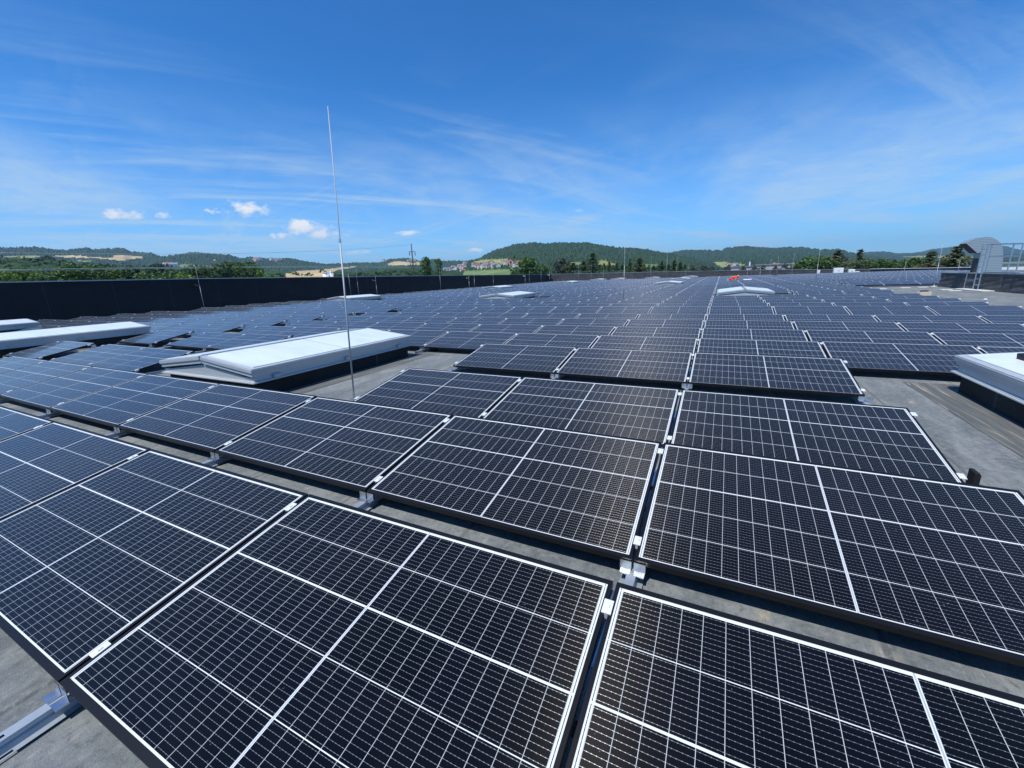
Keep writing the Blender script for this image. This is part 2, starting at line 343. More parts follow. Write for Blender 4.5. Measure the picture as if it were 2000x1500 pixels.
ORD = ['zeroth', 'first', 'second', 'third', 'fourth', 'fifth', 'sixth', 'seventh', 'eighth', 'ninth', 'tenth', 'eleventh', 'twelfth', 'thirteenth', 'fourteenth', 'fifteenth', 'sixteenth',
       'seventeenth', 'eighteenth', 'nineteenth', 'twentieth', 'twenty-first', 'twenty-second', 'twenty-third', 'twenty-fourth', 'twenty-fifth', 'twenty-sixth', 'twenty-seventh', 'twenty-eighth',
       'twenty-ninth', 'thirtieth', 'thirty-first', 'thirty-second', 'thirty-third', 'thirty-fourth', 'thirty-fifth', 'thirty-sixth', 'thirty-seventh', 'thirty-eighth', 'thirty-ninth', 'fortieth',
       'forty-first', 'forty-second', 'forty-third', 'forty-fourth', 'forty-fifth', 'forty-sixth', 'forty-seventh', 'forty-eighth', 'forty-ninth', 'fiftieth']+['fifty-'+q for q in ('first', 'second', 'third', 'fourth', 'fifth', 'sixth', 'seventh', 'eighth', 'ninth')]+['sixtieth', 'sixty-first', 'sixty-second', 'sixty-third']

# ------------------------------------------------------------------ the roof and its parapets
G = -.125
bld = thing('warehouse', 'large flat bitumen roof with black membrane parapets on all sides', 'building', (0, 0, G))
b = MB()
for iy in range(11):
    b.quad((-31, -14+iy*8.8, 0), (34, -14+iy*8.8, 0), (34, -5.2+iy*8.8, 0), (-31, -5.2+iy*8.8, 0))
b.build('roof_deck', 'roof_bitumen', bld)
b = MB(); b.box(-31.4, -14.4, -9, 34.4, 83, -.3); b.build('outer_wall', 'house_white', bld)
def parapet(pts, wide, side, m, cop, name='parapet'):   # pts: (x, y, top z) along the roof-side face; side: unit offset to the outside
    o = Vector((*side, 0))*wide; b = MB()
    for (x0, y0, z0), (x1, y1, z1) in zip(pts, pts[1:]):
        n = max(1, int(math.hypot(x1-x0, y1-y0)/.6))
        for k in range(n):
            p, q = k/n, (k+1)/n; A = Vector((x0+(x1-x0)*p, y0+(y1-y0)*p, 0)); B = Vector((x0+(x1-x0)*q, y0+(y1-y0)*q, 0)); za = z0+(z1-z0)*p-G; zb = z0+(z1-z0)*q-G
            for j in range(3):
                a0, a1 = j/3, (j+1)/3; b.quad(A+Vector((0, 0, za*a0)), B+Vector((0, 0, zb*a0)), B+Vector((0, 0, zb*a1)), A+Vector((0, 0, za*a1)))
            b.quad(A+Vector((0, 0, za)), B+Vector((0, 0, zb)), B+o+Vector((0, 0, zb)), A+o+Vector((0, 0, za)))
            b.quad(B+o, A+o, A+o+Vector((0, 0, za)), B+o+Vector((0, 0, zb)))
        if (x0, y0) == tuple(pts[0][:2]): A = Vector((x0, y0, 0)); b.quad(A, A+Vector((0, 0, z0-G)), A+o+Vector((0, 0, z0-G)), A+o)
        if (x1, y1) == tuple(pts[-1][:2]): A = Vector((x1, y1, 0)); b.quad(A, A+o, A+o+Vector((0, 0, z1-G)), A+Vector((0, 0, z1-G)))
    w_ = b.build(name, m, bld); c = MB(); u = Vector((*side, 0))
    for (x0, y0, z0), (x1, y1, z1) in zip(pts, pts[1:]):
        A = Vector((x0, y0, z0-G+.003))-u*.04; B = Vector((x1, y1, z1-G+.003))-u*.04; w2 = u*(wide+.08); h = Vector((0, 0, .05))
        c.quad(A+h, B+h, B+w2+h, A+w2+h); c.quad(A, B, B+h, A+h); c.quad(B+w2, A+w2, A+w2+h, B+w2+h); c.quad(A, A+h, A+w2+h, A+w2); c.quad(B, B+w2, B+w2+h, B+h); c.quad(A, A+w2, B+w2, B)
    c.build('coping', cop, w_)
    return w_
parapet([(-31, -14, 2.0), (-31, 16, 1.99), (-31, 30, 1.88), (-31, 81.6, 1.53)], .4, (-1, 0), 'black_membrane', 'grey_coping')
parapet([(-31.4, 82, 1.52), (-8.9, 82, 1.18), (7.1, 82, .9), (20.5, 82, .46)], .4, (0, 1), 'sunlit_membrane', 'grey_coping')
parapet([(20.52, 82, .50), (34, 82, .22)], .4, (0, 1), 'black_membrane', 'bright_aluminium')
# the lower wall on the right: bulging membrane
wl = MB(); NY, NZ = 90, 9
Rw = random.Random(5)
def rn(i, j): return (math.sin(i*1.7+j*2.1)+math.sin(i*.63-j*1.3+2)+math.sin(i*2.9+j*.7))*.012
gp = [[Vector((11.9-.004+rn(i, j)*(1 if 0 < j < NZ else 0)-(.05*(1-j/NZ)**4), -12+i*(45.4/NY), (.67-G)*j/NZ)) for j in range(NZ+1)] for i in range(NY+1)]
for i in range(NY):
    for j in range(NZ): wl.quad(gp[i+1][j], gp[i][j], gp[i][j+1], gp[i+1][j+1])
wl.box(11.96, -12, 0, 12.25, 33.4, .79)
wo = wl.build('parapet', 'sunlit_membrane', bld)
c = MB(); c.box(11.86, -12, .797, 12.30, 33.46, .845); c.build('coping', 'grey_coping', wo)
c = MB(); c.box(12.25, -12, 0, 34, 33.38, .66); c.build('raised_roof', 'roof_bitumen', bld)

# ------------------------------------------------------------------ solar panels
PW, PD, TH, TILT, GX = 1.754, 1.096, .03, .1751, .0396
CT, ST = math.cos(TILT), math.sin(TILT); PX = PW+GX
def pt(u, v, h): return Vector((u, v*CT-h*ST, v*ST+h*CT))
MT = Matrix(((1, 0, 0, 0), (0, CT, -ST, 0), (0, ST, CT, 0), (0, 0, 0, 1)))
OV, IN = .012, .0035
def mb_frame(b):
    b.box(-OV, -OV, -TH, PW+OV, .0125, 0, MT); b.box(-OV, PD-.0095, -TH, PW+OV, PD+OV, 0, MT); b.box(-OV, .0125, -TH, IN, PD-.0095, 0, MT); b.box(PW-IN, .0125, -TH, PW+OV, PD-.0095, 0, MT)
def mb_glass(b, o=Vector((0, 0, 0))):
    L = IN; q = [(L, L), (PW-L, L), (PW-L, PD-L), (L, PD-L)]; b.quad(*[pt(u, v, -.002)+o for u, v in q], uv=q)
def mb_clamp(b, v):
    b.box(-GX+.002, v-.03, .0008, -.002, v+.03, .005, MT); b.box(-GX+.0135, v-.03, -.026, -.0135, v+.03, .0008, MT); b.box(-GX/2-.008, v-.008, .005, -GX/2+.008, v+.008, .011, MT)
RT_ = -.07                                             # top of the rail
def mb_foot(b):
    xc = -GX/2
    b.box(xc-.045, .0, RT_, xc+.045, .055, RT_+.004)
    for s in (-1, 1):
        x0, x1 = (xc-.062, xc-.006) if s < 0 else (xc+.006, xc+.062)
        b.quad((x0, -.014, RT_+.004), (x1, -.014, RT_+.004), (x1, -.012, -.018), (x0, -.012, -.018)); b.quad((x1, -.0138, -.018), (x1, -.0158, RT_+.004), (x0, -.0158, RT_+.004), (x0, -.0138, -.018))
        b.box(x0+.004, -.052, RT_+.001, x1-.002, -.0125, RT_+.006)
def mb_rear(b):
    xc = -GX/2; y = PD*CT; zt = PD*ST-TH*CT-.002
    b.prism([(xc-.003, y-.16, RT_), (xc-.003, y+.07, RT_), (xc-.003, y-.005, zt), (xc-.003, y-.06, zt)], (0, 0, 0), (.006, 0, 0))
    b.box(xc-.045, y-.17, RT_, xc+.045, y+.08, RT_+.004); b.box(xc-.04, y-.065, zt-.006, xc+.04, y+.002, zt-.002)
def one(fn, name, m, *a): b = MB(); fn(b, *a); return b.mesh(name, m)
ME = {'frame': one(mb_frame, 'frame', 'black_anodised'), 'glass_pane': one(mb_glass, 'glass_pane', 'panel_glass'),
      'clamp_n': one(mb_clamp, 'clamp', 'bright_aluminium', .115), 'clamp_f': one(mb_clamp, 'clamp', 'bright_aluminium', .985),
      'front_foot': one(mb_foot, 'front_foot', 'galvanised'), 'rear_support': one(mb_rear, 'rear_support', 'galvanised')}
B1 = [0, 1.521, 3.038]; B2 = [5.218, 6.70, 8.18, 9.74, 11.275]; B3 = [13.961, 15.48, 17.05, 18.57, 20.06]; B4 = [23.1+1.52*k for k in range(6)]
B5 = [33.4+1.52*k for k in range(6)]; B6 = [43.5+1.52*k for k in range(6)]; B7 = [53.6+1.52*k for k in range(6)]; B8 = [63.7+1.52*k for k in range(6)]; B9 = [73.6+1.52*k for k in range(4)]
ROWS = B1+B2+B3+B4+B5+B6+B7+B8+B9
COLS = {c: (c-1)*PX+GX/2 for c in range(-6, 5)}
for c in range(-15, -6): COLS[c] = (c-1)*PX+GX/2-.72
SKY = [  # x0, y0, label
    (-7.62, 2.97, 'large white twin-leaf skylight beside the tall lightning rod'),
    (2.84, 2.97, 'white skylight cut by the right picture edge with a dark block on it'),
    (-17.9, 2.97, 'long white skylight at the left picture edge between blue-reflecting panels'),
    (-26.6, 2.97, 'small looking white skylight at far left below the black parapet'),
    (.16, 21.9, 'white skylight seen end on, below the worker in orange'),
    (-12.9, 21.9, 'white skylight in mid-field left of centre, surrounded by panels'),
    (-26.2, 21.9, 'white skylight beside the black left parapet, right of the tall rod'),
    (-23.7, 40.83, 'distant pale skylight beyond the mid-field one, near the black parapet'),
    (-5.3, 40.83, 'nearest of the three white skylights in a line left of the worker'),
    (-5.8, 59.8, 'middle of the three white skylights in a line left of the worker'),
    (-5.6, 75.5, 'farthest of the three white skylights in a line left of the worker'),
    (-21.6, 59.8, 'distant flat skylight below the end of the black parapet'),
    (-21.2, 75.6, 'far white skylight just right of the black parapet end'),
    (-17.9, 77.3, 'thin far skylight second right of the black parapet end'),
    (-11.8, 77.3, 'thin far skylight alone below the grey far parapet')]
SW, SL = 2.33, 3.28
def blocked(x, y):
    for sx, sy, _ in SKY:
        if x+PW > sx-.12 and x < sx+SW+.12 and y+PD*CT > sy-.16 and y < sy+SL+.16: return True
    return False
slots = []
for ri, y in enumerate(ROWS):
    for c, x in COLS.items():
        if y+PD > 81 or blocked(x, y) or y < 2 and c > 1: continue
        slots.append((ri, c, x, y, 0))
BL2 = [34.9+1.52*k for k in range(28)]
for ri, y in enumerate(BL2):
    for c in range(10):
        if y > 76: continue
        slots.append((ri, c, 8.0+c*PX, y, 1))
present = {(s[4], s[0], s[1]) for s in slots}
def seen(s):                                            # area on the photograph
    o = Vector((s[2], s[3], 0)); A = 0; n = 6 if s[1] > -6 and s[0] < 3 and not s[4] else 1
    for i in range(n):
        for j in range(n):
            q = [pix(o+pt(PW*(i+a)/n, PD*(j+c)/n, 0)) for a, c in ((0, 0), (1, 0), (1, 1), (0, 1))]
            if any(a < -1e8 for a, _ in q): continue
            cl = [(min(max(a, 0), 2000), min(max(c, 0), 1500)) for a, c in q]
            A += abs(sum(cl[k][0]*cl[(k+1) % 4][1]-cl[(k+1) % 4][0]*cl[k][1] for k in range(4)))/2
    return A
rank = sorted(((seen(s), s) for s in slots), key=lambda t: -t[0])
rank = [t for t in rank if t[0] > .3]
near = [s for a, s in rank[:300]]; far = [s for a, s in rank[300:]]
def column_word(c):
    return ORD[c]+' right of' if c > 0 else ORD[1-c]+' left of'
for ri, c, x, y, blk in near:
    if blk: lab = 'solar panel of the right-hand field, %s row, %s from its left end' % (ORD[ri+1], ORD[c+1])
    else: lab = 'solar panel, %s row from the front, %s the straight centre gap' % (ORD[ri+1], column_word(c))
    t = thing('solar_panel', lab, 'solar panel', (x, y, 0), 'solar panels mounted in rows on the roof')
    t.rotation_euler = (R.gauss(0, .0016), R.gauss(0, .0012), R.gauss(0, .0006))
    for k in ('frame', 'glass_pane', 'clamp_n', 'clamp_f', 'front_foot', 'rear_support'):
        link({'clamp_n': 'clamp', 'clamp_f': 'clamp'}.get(k, k), ME[k], t)
    if (blk, ri, c+1) not in present or c == -7:
        for k in ('clamp_n', 'clamp_f', 'front_foot', 'rear_support'):
            link({'clamp_n': 'clamp', 'clamp_f': 'clamp'}.get(k, k), ME[k], t).location = (PX, 0, 0)
# everything farther off, past the three hundred that show largest
b = MB()
for ri, c, x, y, blk in far:
    i0 = len(b.v); o = Vector((x, y, R.gauss(0, .003)))
    b.cur = 0; mb_glass(b); b.cur = 1
    L = IN
    for q in ((-OV, -OV, PW+OV, .0125), (-OV, PD-L, PW+OV, PD+OV), (-OV, .0125, L, PD-L), (PW-L, .0125, PW+OV, PD-L)):
        b.quad(pt(q[0], q[1], 0), pt(q[2], q[1], 0), pt(q[2], q[3], 0), pt(q[0], q[3], 0))
    b.quad(pt(0, 0, -TH), pt(PW, 0, -TH), pt(PW, 0, 0), pt(0, 0, 0)); b.quad(pt(0, 0, -TH), pt(0, 0, 0), pt(0, PD, 0), pt(0, PD, -TH)); b.quad(pt(PW, 0, -TH), pt(PW, PD, -TH), pt(PW, PD, 0), pt(PW, 0, 0))
    b.cur = 2
    for v in (.115, .985): b.box(-GX-.009, v-.03, .0008, .009, v+.03, .006, MT)
    b.cur = 3; mb_rear(b); b.box(-.08, -.03, RT_, .04, .0, -.025)
    for k in range(i0, len(b.v)): p = b.v[k]; b.v[k] = (p[0]+o.x, p[1]+o.y, p[2]+o.z)
tag(b.build('distant_solar_panels', ['panel_glass', 'black_anodised', 'bright_aluminium', 'galvanised']), 'far rows of solar panels running together towards the far parapet', 'solar panels', kind='stuff')

# rails under the column gaps
def rail_mesh(L):
    b = MB(); n = max(1, round(L/.15)); h = L/n; T = .045
    for k in range(n):
        y0, y1 = k*h, (k+1)*h; ya, yb = y0+.045, y1-.045
        for xa, xb in ((-.022, -.007), (.007, .022)): b.quad((xa, y0, T), (xb, y0, T), (xb, y1, T), (xa, y1, T))
        b.quad((-.007, y0, T), (.007, y0, T), (.007, ya, T), (-.007, ya, T)); b.quad((-.007, yb, T), (.007, yb, T), (.007, y1, T), (-.007, y1, T))
        if k % 2 == 0: b.quad((-.007, ya, T), (.007, ya, T), (.007, yb, T), (-.007, yb, T))
        for s in (-1, 1):
            P = [(.022, T), (.026, .03), (.021, .026), (.026, .02), (.030, .002)]
            for (xa, za), (xb, zb) in zip(P, P[1:]):
                q = [(s*xa, y0, za), (s*xb, y0, zb), (s*xb, y1, zb), (s*xa, y1, za)]; b.quad(*(q if s < 0 else q[::-1]))
            F_ = [(.030, .037), (.037, .049), (.049, .056)]
            for j, (xa, xb) in enumerate(F_):
                segs = [(y0, y1)] if j != 1 else ([(y0, ya), (yb, y1)] if k % 2 else [(y0, y1)])
                for a, c_ in segs: b.quad((s*xa, a, .002), (s*xb, a, .002), (s*xb, c_, .002), (s*xa, c_, .002))
    return b.mesh('mounting_rail', 'rail_steel')
RM = {}
for bi, (blk, ya, yb) in enumerate(((B1, -1.3, 4.3), (B2, 5.0, 12.6), (B3, 13.8, 21.4))):
    for c in range(-8, 6):
        cs = [k for k in (c-1, c) if any((0, ROWS.index(y), k) in present for y in blk)]
        if not cs or bi and not -7 <= c <= 5: continue
        x = COLS[c]-GX/2 if c in COLS else COLS[c-1]+PW+GX/2
        ys = [y for y in blk if any((0, ROWS.index(y), k) in present for k in (c-1, c))]
        a = min(ys)-(1.3 if bi == 0 and min(ys) == 0 else .22); e = max(ys)+PD+.2; L = round(e-a, 2)
        if L not in RM: RM[L] = rail_mesh(L)
        o = link('mounting_rail', RM[L]); o.location = (x, a, G+.01)
        where = 'under the straight centre gap' if c == 1 else 'under the %s column gap %s of the centre gap' % (ORD[abs(c-1)], 'right' if c > 1 else 'left')
        tag(o, 'galvanised rail %s, %s' % (where, ('front rows', 'middle rows', 'back rows')[bi]), 'mounting rail', 'slotted rails carrying the panels')

# ------------------------------------------------------------------ skylights
def box_bev(b, *a): b.box(*a)
def build_sky():
    P = {}
    b = MB(); t = .06
    b.box(t, t, 0, SW-t, SL-t, .222); P['curb'] = b.mesh('curb', 'curb_membrane')
    b = MB(); b.box(-.02, -.02, .224, SW+.02, SL+.02, .236); b.box(.0, .0, .236, SW, SL, .245); b.box(.028, .028, .245, SW-.028, .03, .30); b.box(SW-.03, .03, .245, SW-.028, SL-.03, .325); b.box(.028, .03, .245, .03, SL-.03, .325); P['flange'] = b.mesh('flange', 'aluminium_sheet')
    b = MB(); zr = .44
    for y0, y1 in ((.03, .05),): b.prism([(.06, y0, .246), (SW-.06, y0, .246), (SW-.06, y0, .28), (SW/2, y0, zr-.02), (.06, y0, .28)], (0, 0, 0), (0, y1-y0, 0))
    b.box(SW/2-.02, .048, .246, SW/2+.02, .075, zr-.04); P['gable_end'] = b.mesh('gable_end', 'aluminium_sheet')
    a = math.atan2(.13, SW/2)
    for s in (0, 1):
        M = Matrix.Translation((0, 0, .315)) @ Matrix.Rotation(-a, 4, 'Y') if s == 0 else Matrix.Translation((SW, 0, .315)) @ Matrix.Rotation(PI, 4, 'Z') @ Matrix.Translation((0, -SL, 0)) @ Matrix.Rotation(-a, 4, 'Y')
        w_ = SW/2/math.cos(a)-.012; b = MB()
        b.box(.01, .0, 0, w_, SL, .055, M); b.box(-.004, -.014, .055, w_-.002, SL+.014, .10, M); b.box(.004, -.006, .10, w_-.006, SL+.006, .112, M)
        P['lid%d' % s] = b.mesh('lid', 'aluminium_sheet')
        b = MB(); b.box(.07, .065, .113, w_-.06, SL-.065, .122, M); b.cur = 1; b.box(.05, SL/2-.006, .123, w_-.03, SL/2+.006, .126, M); P['glazing%d' % s] = b.mesh('glazing', ['opal_glazing', 'aluminium_sheet'])
    b = MB(); b.box(SW-.03, -.05, .25, SW+.012, .05, .30); b.tube([(SW+.012, -.06, .285), (SW+.012, .06, .285)], .013, 6); P['hinge'] = b.mesh('hinge', 'aluminium_sheet')
    b = MB(); z = .004; o_ = .34
    b.quad((-o_, -.3, z), (t+.01, -.3, z), (t+.01, SL+.3, z), (-o_, SL+.3, z)); b.quad((SW-t-.01, -.3, z), (SW+o_, -.3, z), (SW+o_, SL+.3, z), (SW-t-.01, SL+.3, z))
    b.quad((t+.01, -.3, z), (SW-t-.01, -.3, z), (SW-t-.01, t+.01, z), (t+.01, t+.01, z)); b.quad((t+.01, SL-t-.01, z), (SW-t-.01, SL-t-.01, z), (SW-t-.01, SL+.3, z), (t+.01, SL+.3, z))
    P['flashing'] = b.mesh('flashing', 'flashing_strip')
    return P
SP = build_sky()
for x, y, lab in SKY:
    t = thing('skylight', lab, 'skylight', (x, y, G), 'low-gabled white skylights set in the panel field')
    for k in ('curb', 'flange', 'gable_end', 'flashing'): link(k, SP[k], t)
    g2 = link('gable_end', SP['gable_end'], t); g2.location = (SW, SL, 0); g2.rotation_euler = (0, 0, PI)
    for yy in (.35, SL/2, SL-.35): link('hinge', SP['hinge'], t).location = (0, yy, 0)
    for s in (0, 1): l = link('lid', SP['lid%d' % s], t); link('glazing', SP['glazing%d' % s], l)

# ------------------------------------------------------------------ lightning rods
def rod(x, y, ztop, rad, lab, foot=True, arm=None, lean=(0, 0)):
    h = ztop-G; t = thing('lightning_rod', lab, 'lightning rod', (x, y, G), 'thin steel lightning rods on the roof'); b = MB()
    z1 = h*.58; e = Vector((lean[0], lean[1], 0))
    b.tube([(0, 0, 0), e*.58+Vector((0, 0, z1))], [rad, rad*.95], 8); b.build('lower_tube', 'rod_metal', t, True)
    b = MB(); b.tube([e*.58+Vector((0, 0, z1)), e*.6+Vector((0, 0, z1+.02)), e+Vector((0, 0, h))], [rad*.95, rad*.55, rad*.5], 6); b.build('rod_tip', 'rod_metal', t, True)
    b = MB(); p = e*.58+Vector((0, 0, z1)); b.tube([p-Vector((0, 0, .02)), p+Vector((0, 0, .02))], rad*1.35, 8); b.build('collar', 'galvanised', t)
    if foot == 3:
        b = MB(); b.box(-.05, -.03, 0, .05, .03, .012); b.tube([(0, 0, .012), (0, 0, .09)], rad*1.5, 8); b.build('base_clip', 'galvanised', t)
    elif foot:
        b = MB(); b.tube([(0, 0, 0), (0, 0, .045)], [.14, .135], 16); b.tube([(0, 0, .045), (0, 0, .10)], [rad*2.2, rad*1.6], 10); b.build('base_block', 'rubber_black' if foot == 1 else 'pale_concrete', t)
    if arm is not None:
        b = MB(); b.tube([(0, 0, arm-G), (-.32, 0, arm-G+.03), (-.52, -.02, arm-G+.12)], .012, 6); b.build('wall_bracket', 'galvanised', t)
# big one: foot and tip from the photograph
rod(-3.984, 3.459, 3.34, .0105, 'tallest thin lightning rod in the foreground, standing beside the large skylight', foot=3, lean=(.087, .122))
for x, y, z, rad, arm, lab in ((-30.5, 15.64, 2.69, .016, 1.55, 'lightning rod on a side bracket against the near black parapet'),
    (-30.5, 28.25, 3.88, .016, None, 'thin rod rising above the black parapet just right of the tall foreground rod'), (-30.5, 29.2, 2.62, .014, None, 'thin rod behind the skylight by the black parapet'),
    (-30.5, 31.6, 1.9, .02, 1.5, 'short bracketed rod right of the skylight at the black parapet'), (-30.5, 42.4, 3.39, .02, None, 'rod before the black parapet near the round dark trees'),
    (-30.5, 49.0, 1.75, .03, 1.4, 'stout bracketed post before the black parapet below the green field'), (-30.5, 50.4, 2.3, .03, None, 'stout post right beside the bracketed post on the black parapet'),
    (-30.5, 55.9, 1.9, .02, None, 'faint rod before the black parapet below the village'), (-30.5, 67.5, 1.67, .03, 1.4, 'bracketed post before the black parapet left of the leafy tree'),
    (-30.5, 69.3, 1.9, .02, None, 'thin rod just right of the bracketed post below the leafy tree'), (-30.5, 74.9, 4.0, .025, None, 'tall rod crossing the leafy tree near the black parapet end'),
    (-30.5, 79.4, 2.1, .025, 1.4, 'last bracketed post before the black parapet end'),
    (-25.0, 81, 3.82, .025, None, 'rod at the grey parapet right beside the black parapet end'), (-22.5, 81, 3.2, .02, None, 'rod at the grey parapet left of the big spruce'), (-20.1, 81, 2.65, .02, None, 'rod at the grey parapet right of the big spruce'),
    (-11.4, 81, 4.0, .02, None, 'thin rod between the very tall rods at the grey parapet'), (-8.65, 81, 6.3, .028, None, 'very tall rod against the wooded saddle above the grey parapet'),
    (-6.95, 81, 3.8, .02, None, 'rod within the dark spruce group at the grey parapet'), (-5.4, 81, 1.6, .02, None, 'short rod right of the dark spruce group'),
    (4.1, 81, 1.25, .03, None, 'short post at the far parapet just right of the worker'), (5.96, 81, 1.35, .04, None, 'stout short post at the far parapet'), (7.3, 81, 2.66, .025, None, 'rod before the low lilac building'),
    (8.3, 81, 3.0, .025, None, 'rod right of the lilac building, second of three leaning together'), (10.4, 81, 3.28, .025, None, 'rod left of the broad tree group at the far parapet')):
    rod(x, y, z, rad*.72, lab, 1, arm)
rod(-3.75, 19.62, 3.05, .013, 'tall thin rod amid the far panel rows, before the wooded hill')
rod(7.9, 45.9, 2.75, .018, 'tall rod at the edge of the right-hand field, before the broad trees', 2)
rod(11.72, 33.5, 2.3, .016, 'rod beside the right-hand wall end, before the pine', 2)
rod(23.4, 78.4, 1.5, .025, 'rod on a pale base behind the right-hand field', 2)
rod(29.4, 79.5, 1.35, .03, 'short rod just left of the metal hood, before the far parapet', 2)

# ------------------------------------------------------------------ things on the roof, right side
t = thing('ventilation_hood', 'round-backed grey sheet metal hood with a black open mouth', 'vent hood', (0, 30.0, 0))
prof = [(12.1, .53), (12.98, .53), (12.95, 1.0), (12.9, 1.48), (12.8, 1.9), (12.68, 2.13), (12.5, 2.3), (12.3, 2.42), (12.1, 2.46), (11.85, 2.43), (11.6, 2.33), (11.42, 2.19), (11.92, 1.68), (12.08, 1.72)]
b = MB(); b.prism([(x, 0, z) for x, z in prof], (0, 0, 0), (0, .75, 0)); b.build('sheet_body', 'ribbed_sheet', t)
b = MB(); A, B = Vector((11.435, .02, 2.175)), Vector((11.91, .02, 1.69)); n_ = Vector((B.z-A.z, 0, A.x-B.x)).normalized()*.012; e = Vector((0, .71, 0)); b.prism([A+n_, B+n_, B+n_+e, A+n_+e], (0, 0, 0), tuple(-n_*.9)); b.build('dark_mouth', 'louver_dark', t)
b = MB(); b.box(12.085, .02, .6, 12.098, .73, 1.7); b.build('side_panel', 'sunlit_membrane', t)
t = thing('roof_ladder', 'galvanised roof ladder with crossover handrail over the right-hand wall', 'ladder', (11.65, 28.45, G))
for y in (0, .45): b = MB(); b.tube([(0, y, .05), (0, y, 2.17)], .032, 8); b.build('stringer', 'galvanised', t)
for k in range(7): z = .28+k*.28; b = MB(); b.tube([(0, 0, z), (0, .45, z)], .017, 6); b.build('rung', 'galvanised', t)
b = MB(); b.tube([(0, .45, 2.17), (.12, .45, 2.18), (.12, 0, 2.17), (.12, -2.4, 2.08)], .03, 8); b.tube([(.12, -2.4, 1.57), (.12, .0, 1.62)], .026, 8)
for y in (-2.4, -1.75, -.02): b.tube([(.12, y, .86), (.12, y, 2.10 if y < -1 else 2.17)], .028, 8)
b.build('handrail', 'galvanised', t)
b = MB(); b.box(.24, -2.4, .85, .62, .5, .885); b.build('platform', 'galvanised', t)
b = MB(); b.tube([(0, 1.35, .04), (0, 1.33, .86)], .022, 8); b.tube([(0, 1.34, .48), (0, .45, .50)], .015, 6); b.build('stay', 'galvanised', t)
def pad(x, y, sx, sy, h, lab, m='pale_concrete', cat='paving slab', name='paving_slab', rz=0):
    b = MB(); b.box(-sx/2, -sy/2, 0, sx/2, sy/2, h); o = b.build(name, m); o.location = (x, y, G+.002); o.rotation_euler = (0, 0, rz); bevel(o, min(.012, h*.3)); return tag(o, lab, cat)
pad(11.62, 28.75, .42, 2.7, .05, 'pale slab under the foot of the roof ladder')
for p, lab in (((8.74, 31.4), 'pale slab on the walkway before the right-hand field, leftmost'), ((10.0, 32.1), 'pale slab on the walkway, middle one before the wall end'), ((10.9, 32.5), 'pale slab close to the wall end rod'),
               ((10.7, 28.1), 'pale slab before the wall foot left of the ladder'), ((10.8, 29.3), 'pale slab further left before the wall foot')): pad(p[0], p[1], .42, .3, .05, lab)
t = thing('carton', 'tan cardboard carton with dark contents on the grey walkway', 'box', (8.5, 24.8, G+.002), rz=.3)
t.scale = (.66, .66, .78)
b = MB(); b.box(-.3, -.2, 0, .3, .2, .012); b.box(-.3, -.2, .012, -.288, .2, .24); b.box(.288, -.2, .012, .3, .2, .24); b.box(-.288, -.2, .012, .288, -.188, .24); b.box(-.288, .188, .012, .288, .2, .24)
b.prism([(.3, -.2, .235), (.3, .2, .235), (.46, .2, .19), (.46, -.2, .19)], (0, 0, 0), (0, 0, .008)); b.build('carton_body', 'carton', t)
b = MB(); b.box(-.2, -.14, .014, .16, .14, .30); bevel(b.build('contents', 'dark_cloth', t), .03)
t = thing('roof_post', 'tiny white marker post on the grey walkway', 'post', (8.65, 20.2, G)); b = MB(); b.tube([(0, 0, 0), (0, 0, .12)], .02, 8); b.build('stem', 'galvanised', t); b = MB(); b.tube([(0, 0, .12), (0, 0, .16)], [.05, .045], 10); b.build('cap', 'white_paint', t)
def cabinet(x, y, sx, sy, sz, lab):
    t = thing('equipment_cabinet', lab, 'cabinet', (x, y, G))
    b = MB(); b.box(0, 0, .12, sx, sy, sz); bevel(b.build('housing', 'white_paint', t), .03)
    b = MB()
    for i in (0, 1): b.box(.06+i*sx/2, -.012, .2, sx/2-.04+i*sx/2, 0, sz-.12)
    bevel(b.build('door', 'white_paint', t), .006)
    b = MB()
    for i in (0, 1): b.box(sx/2-.12+i*.16, -.03, sz*.5, sx/2-.08+i*.16, -.012, sz*.5+.16)
    b.build('handle', 'dark_cloth', t)
    b = MB(); b.box(.05, .05, 0, sx-.05, sy-.05, .12); b.build('plinth', 'grey_coping', t)
cabinet(15.3, 78.2, 1.15, .7, 1.0, 'tall white cabinet behind the right-hand panel field')
cabinet(17.1, 78.2, .72, .7, .72, 'lower white cabinet right of the tall white cabinet')
cabinet(18.0, 78.6, .45, .5, .42, 'smallest white cabinet, step beside the lower white cabinet')
cabinet(13.5, 79.6, .35, .3, .75, 'narrow white cabinet at the far parapet left of the tall cabinet')
t = thing('rubber_slab', 'dark grey block lying on the right-hand skylight', 'block', (3.16, 5.72, .303+.0), rz=0)
t.rotation_euler = (0, -math.atan2(.13, SW/2), 0)
b = MB(); b.box(0, -.16, .025, .95, .16, .105); bevel(b.build('slab', 'black_membrane', t), .01)
b = MB(); b.box(.02, -.13, .106, .93, .0, .116); b.build('groove_strip', 'sunlit_membrane', t)
def block(x, y, lab, sx=.075, sy=.16, h=.13):
    t = thing('ballast_block', lab, 'block', (x, y, G+.002)); b = MB(); b.prism([(-sx/2, -sy/2, 0), (sx/2, -sy/2, 0), (sx/2, -sy/2, h*.86), (sx*.2, -sy/2, h), (-sx/2, -sy/2, h)], (0, 0, 0), (0, sy, 0)); bevel(b.build('rubber_body', 'rubber_black', t), .008)
block(1.90, 3.26, 'black rubber block at the right end of the third panel row', .036, .085, .15)
block(-5.2, 6.86, 'black rubber block behind the large skylight near its right end', .12, .16, .13)
block(-8.75, 4.0, 'black rubber block at the panel end left of the large skylight', .14, .2, .18)
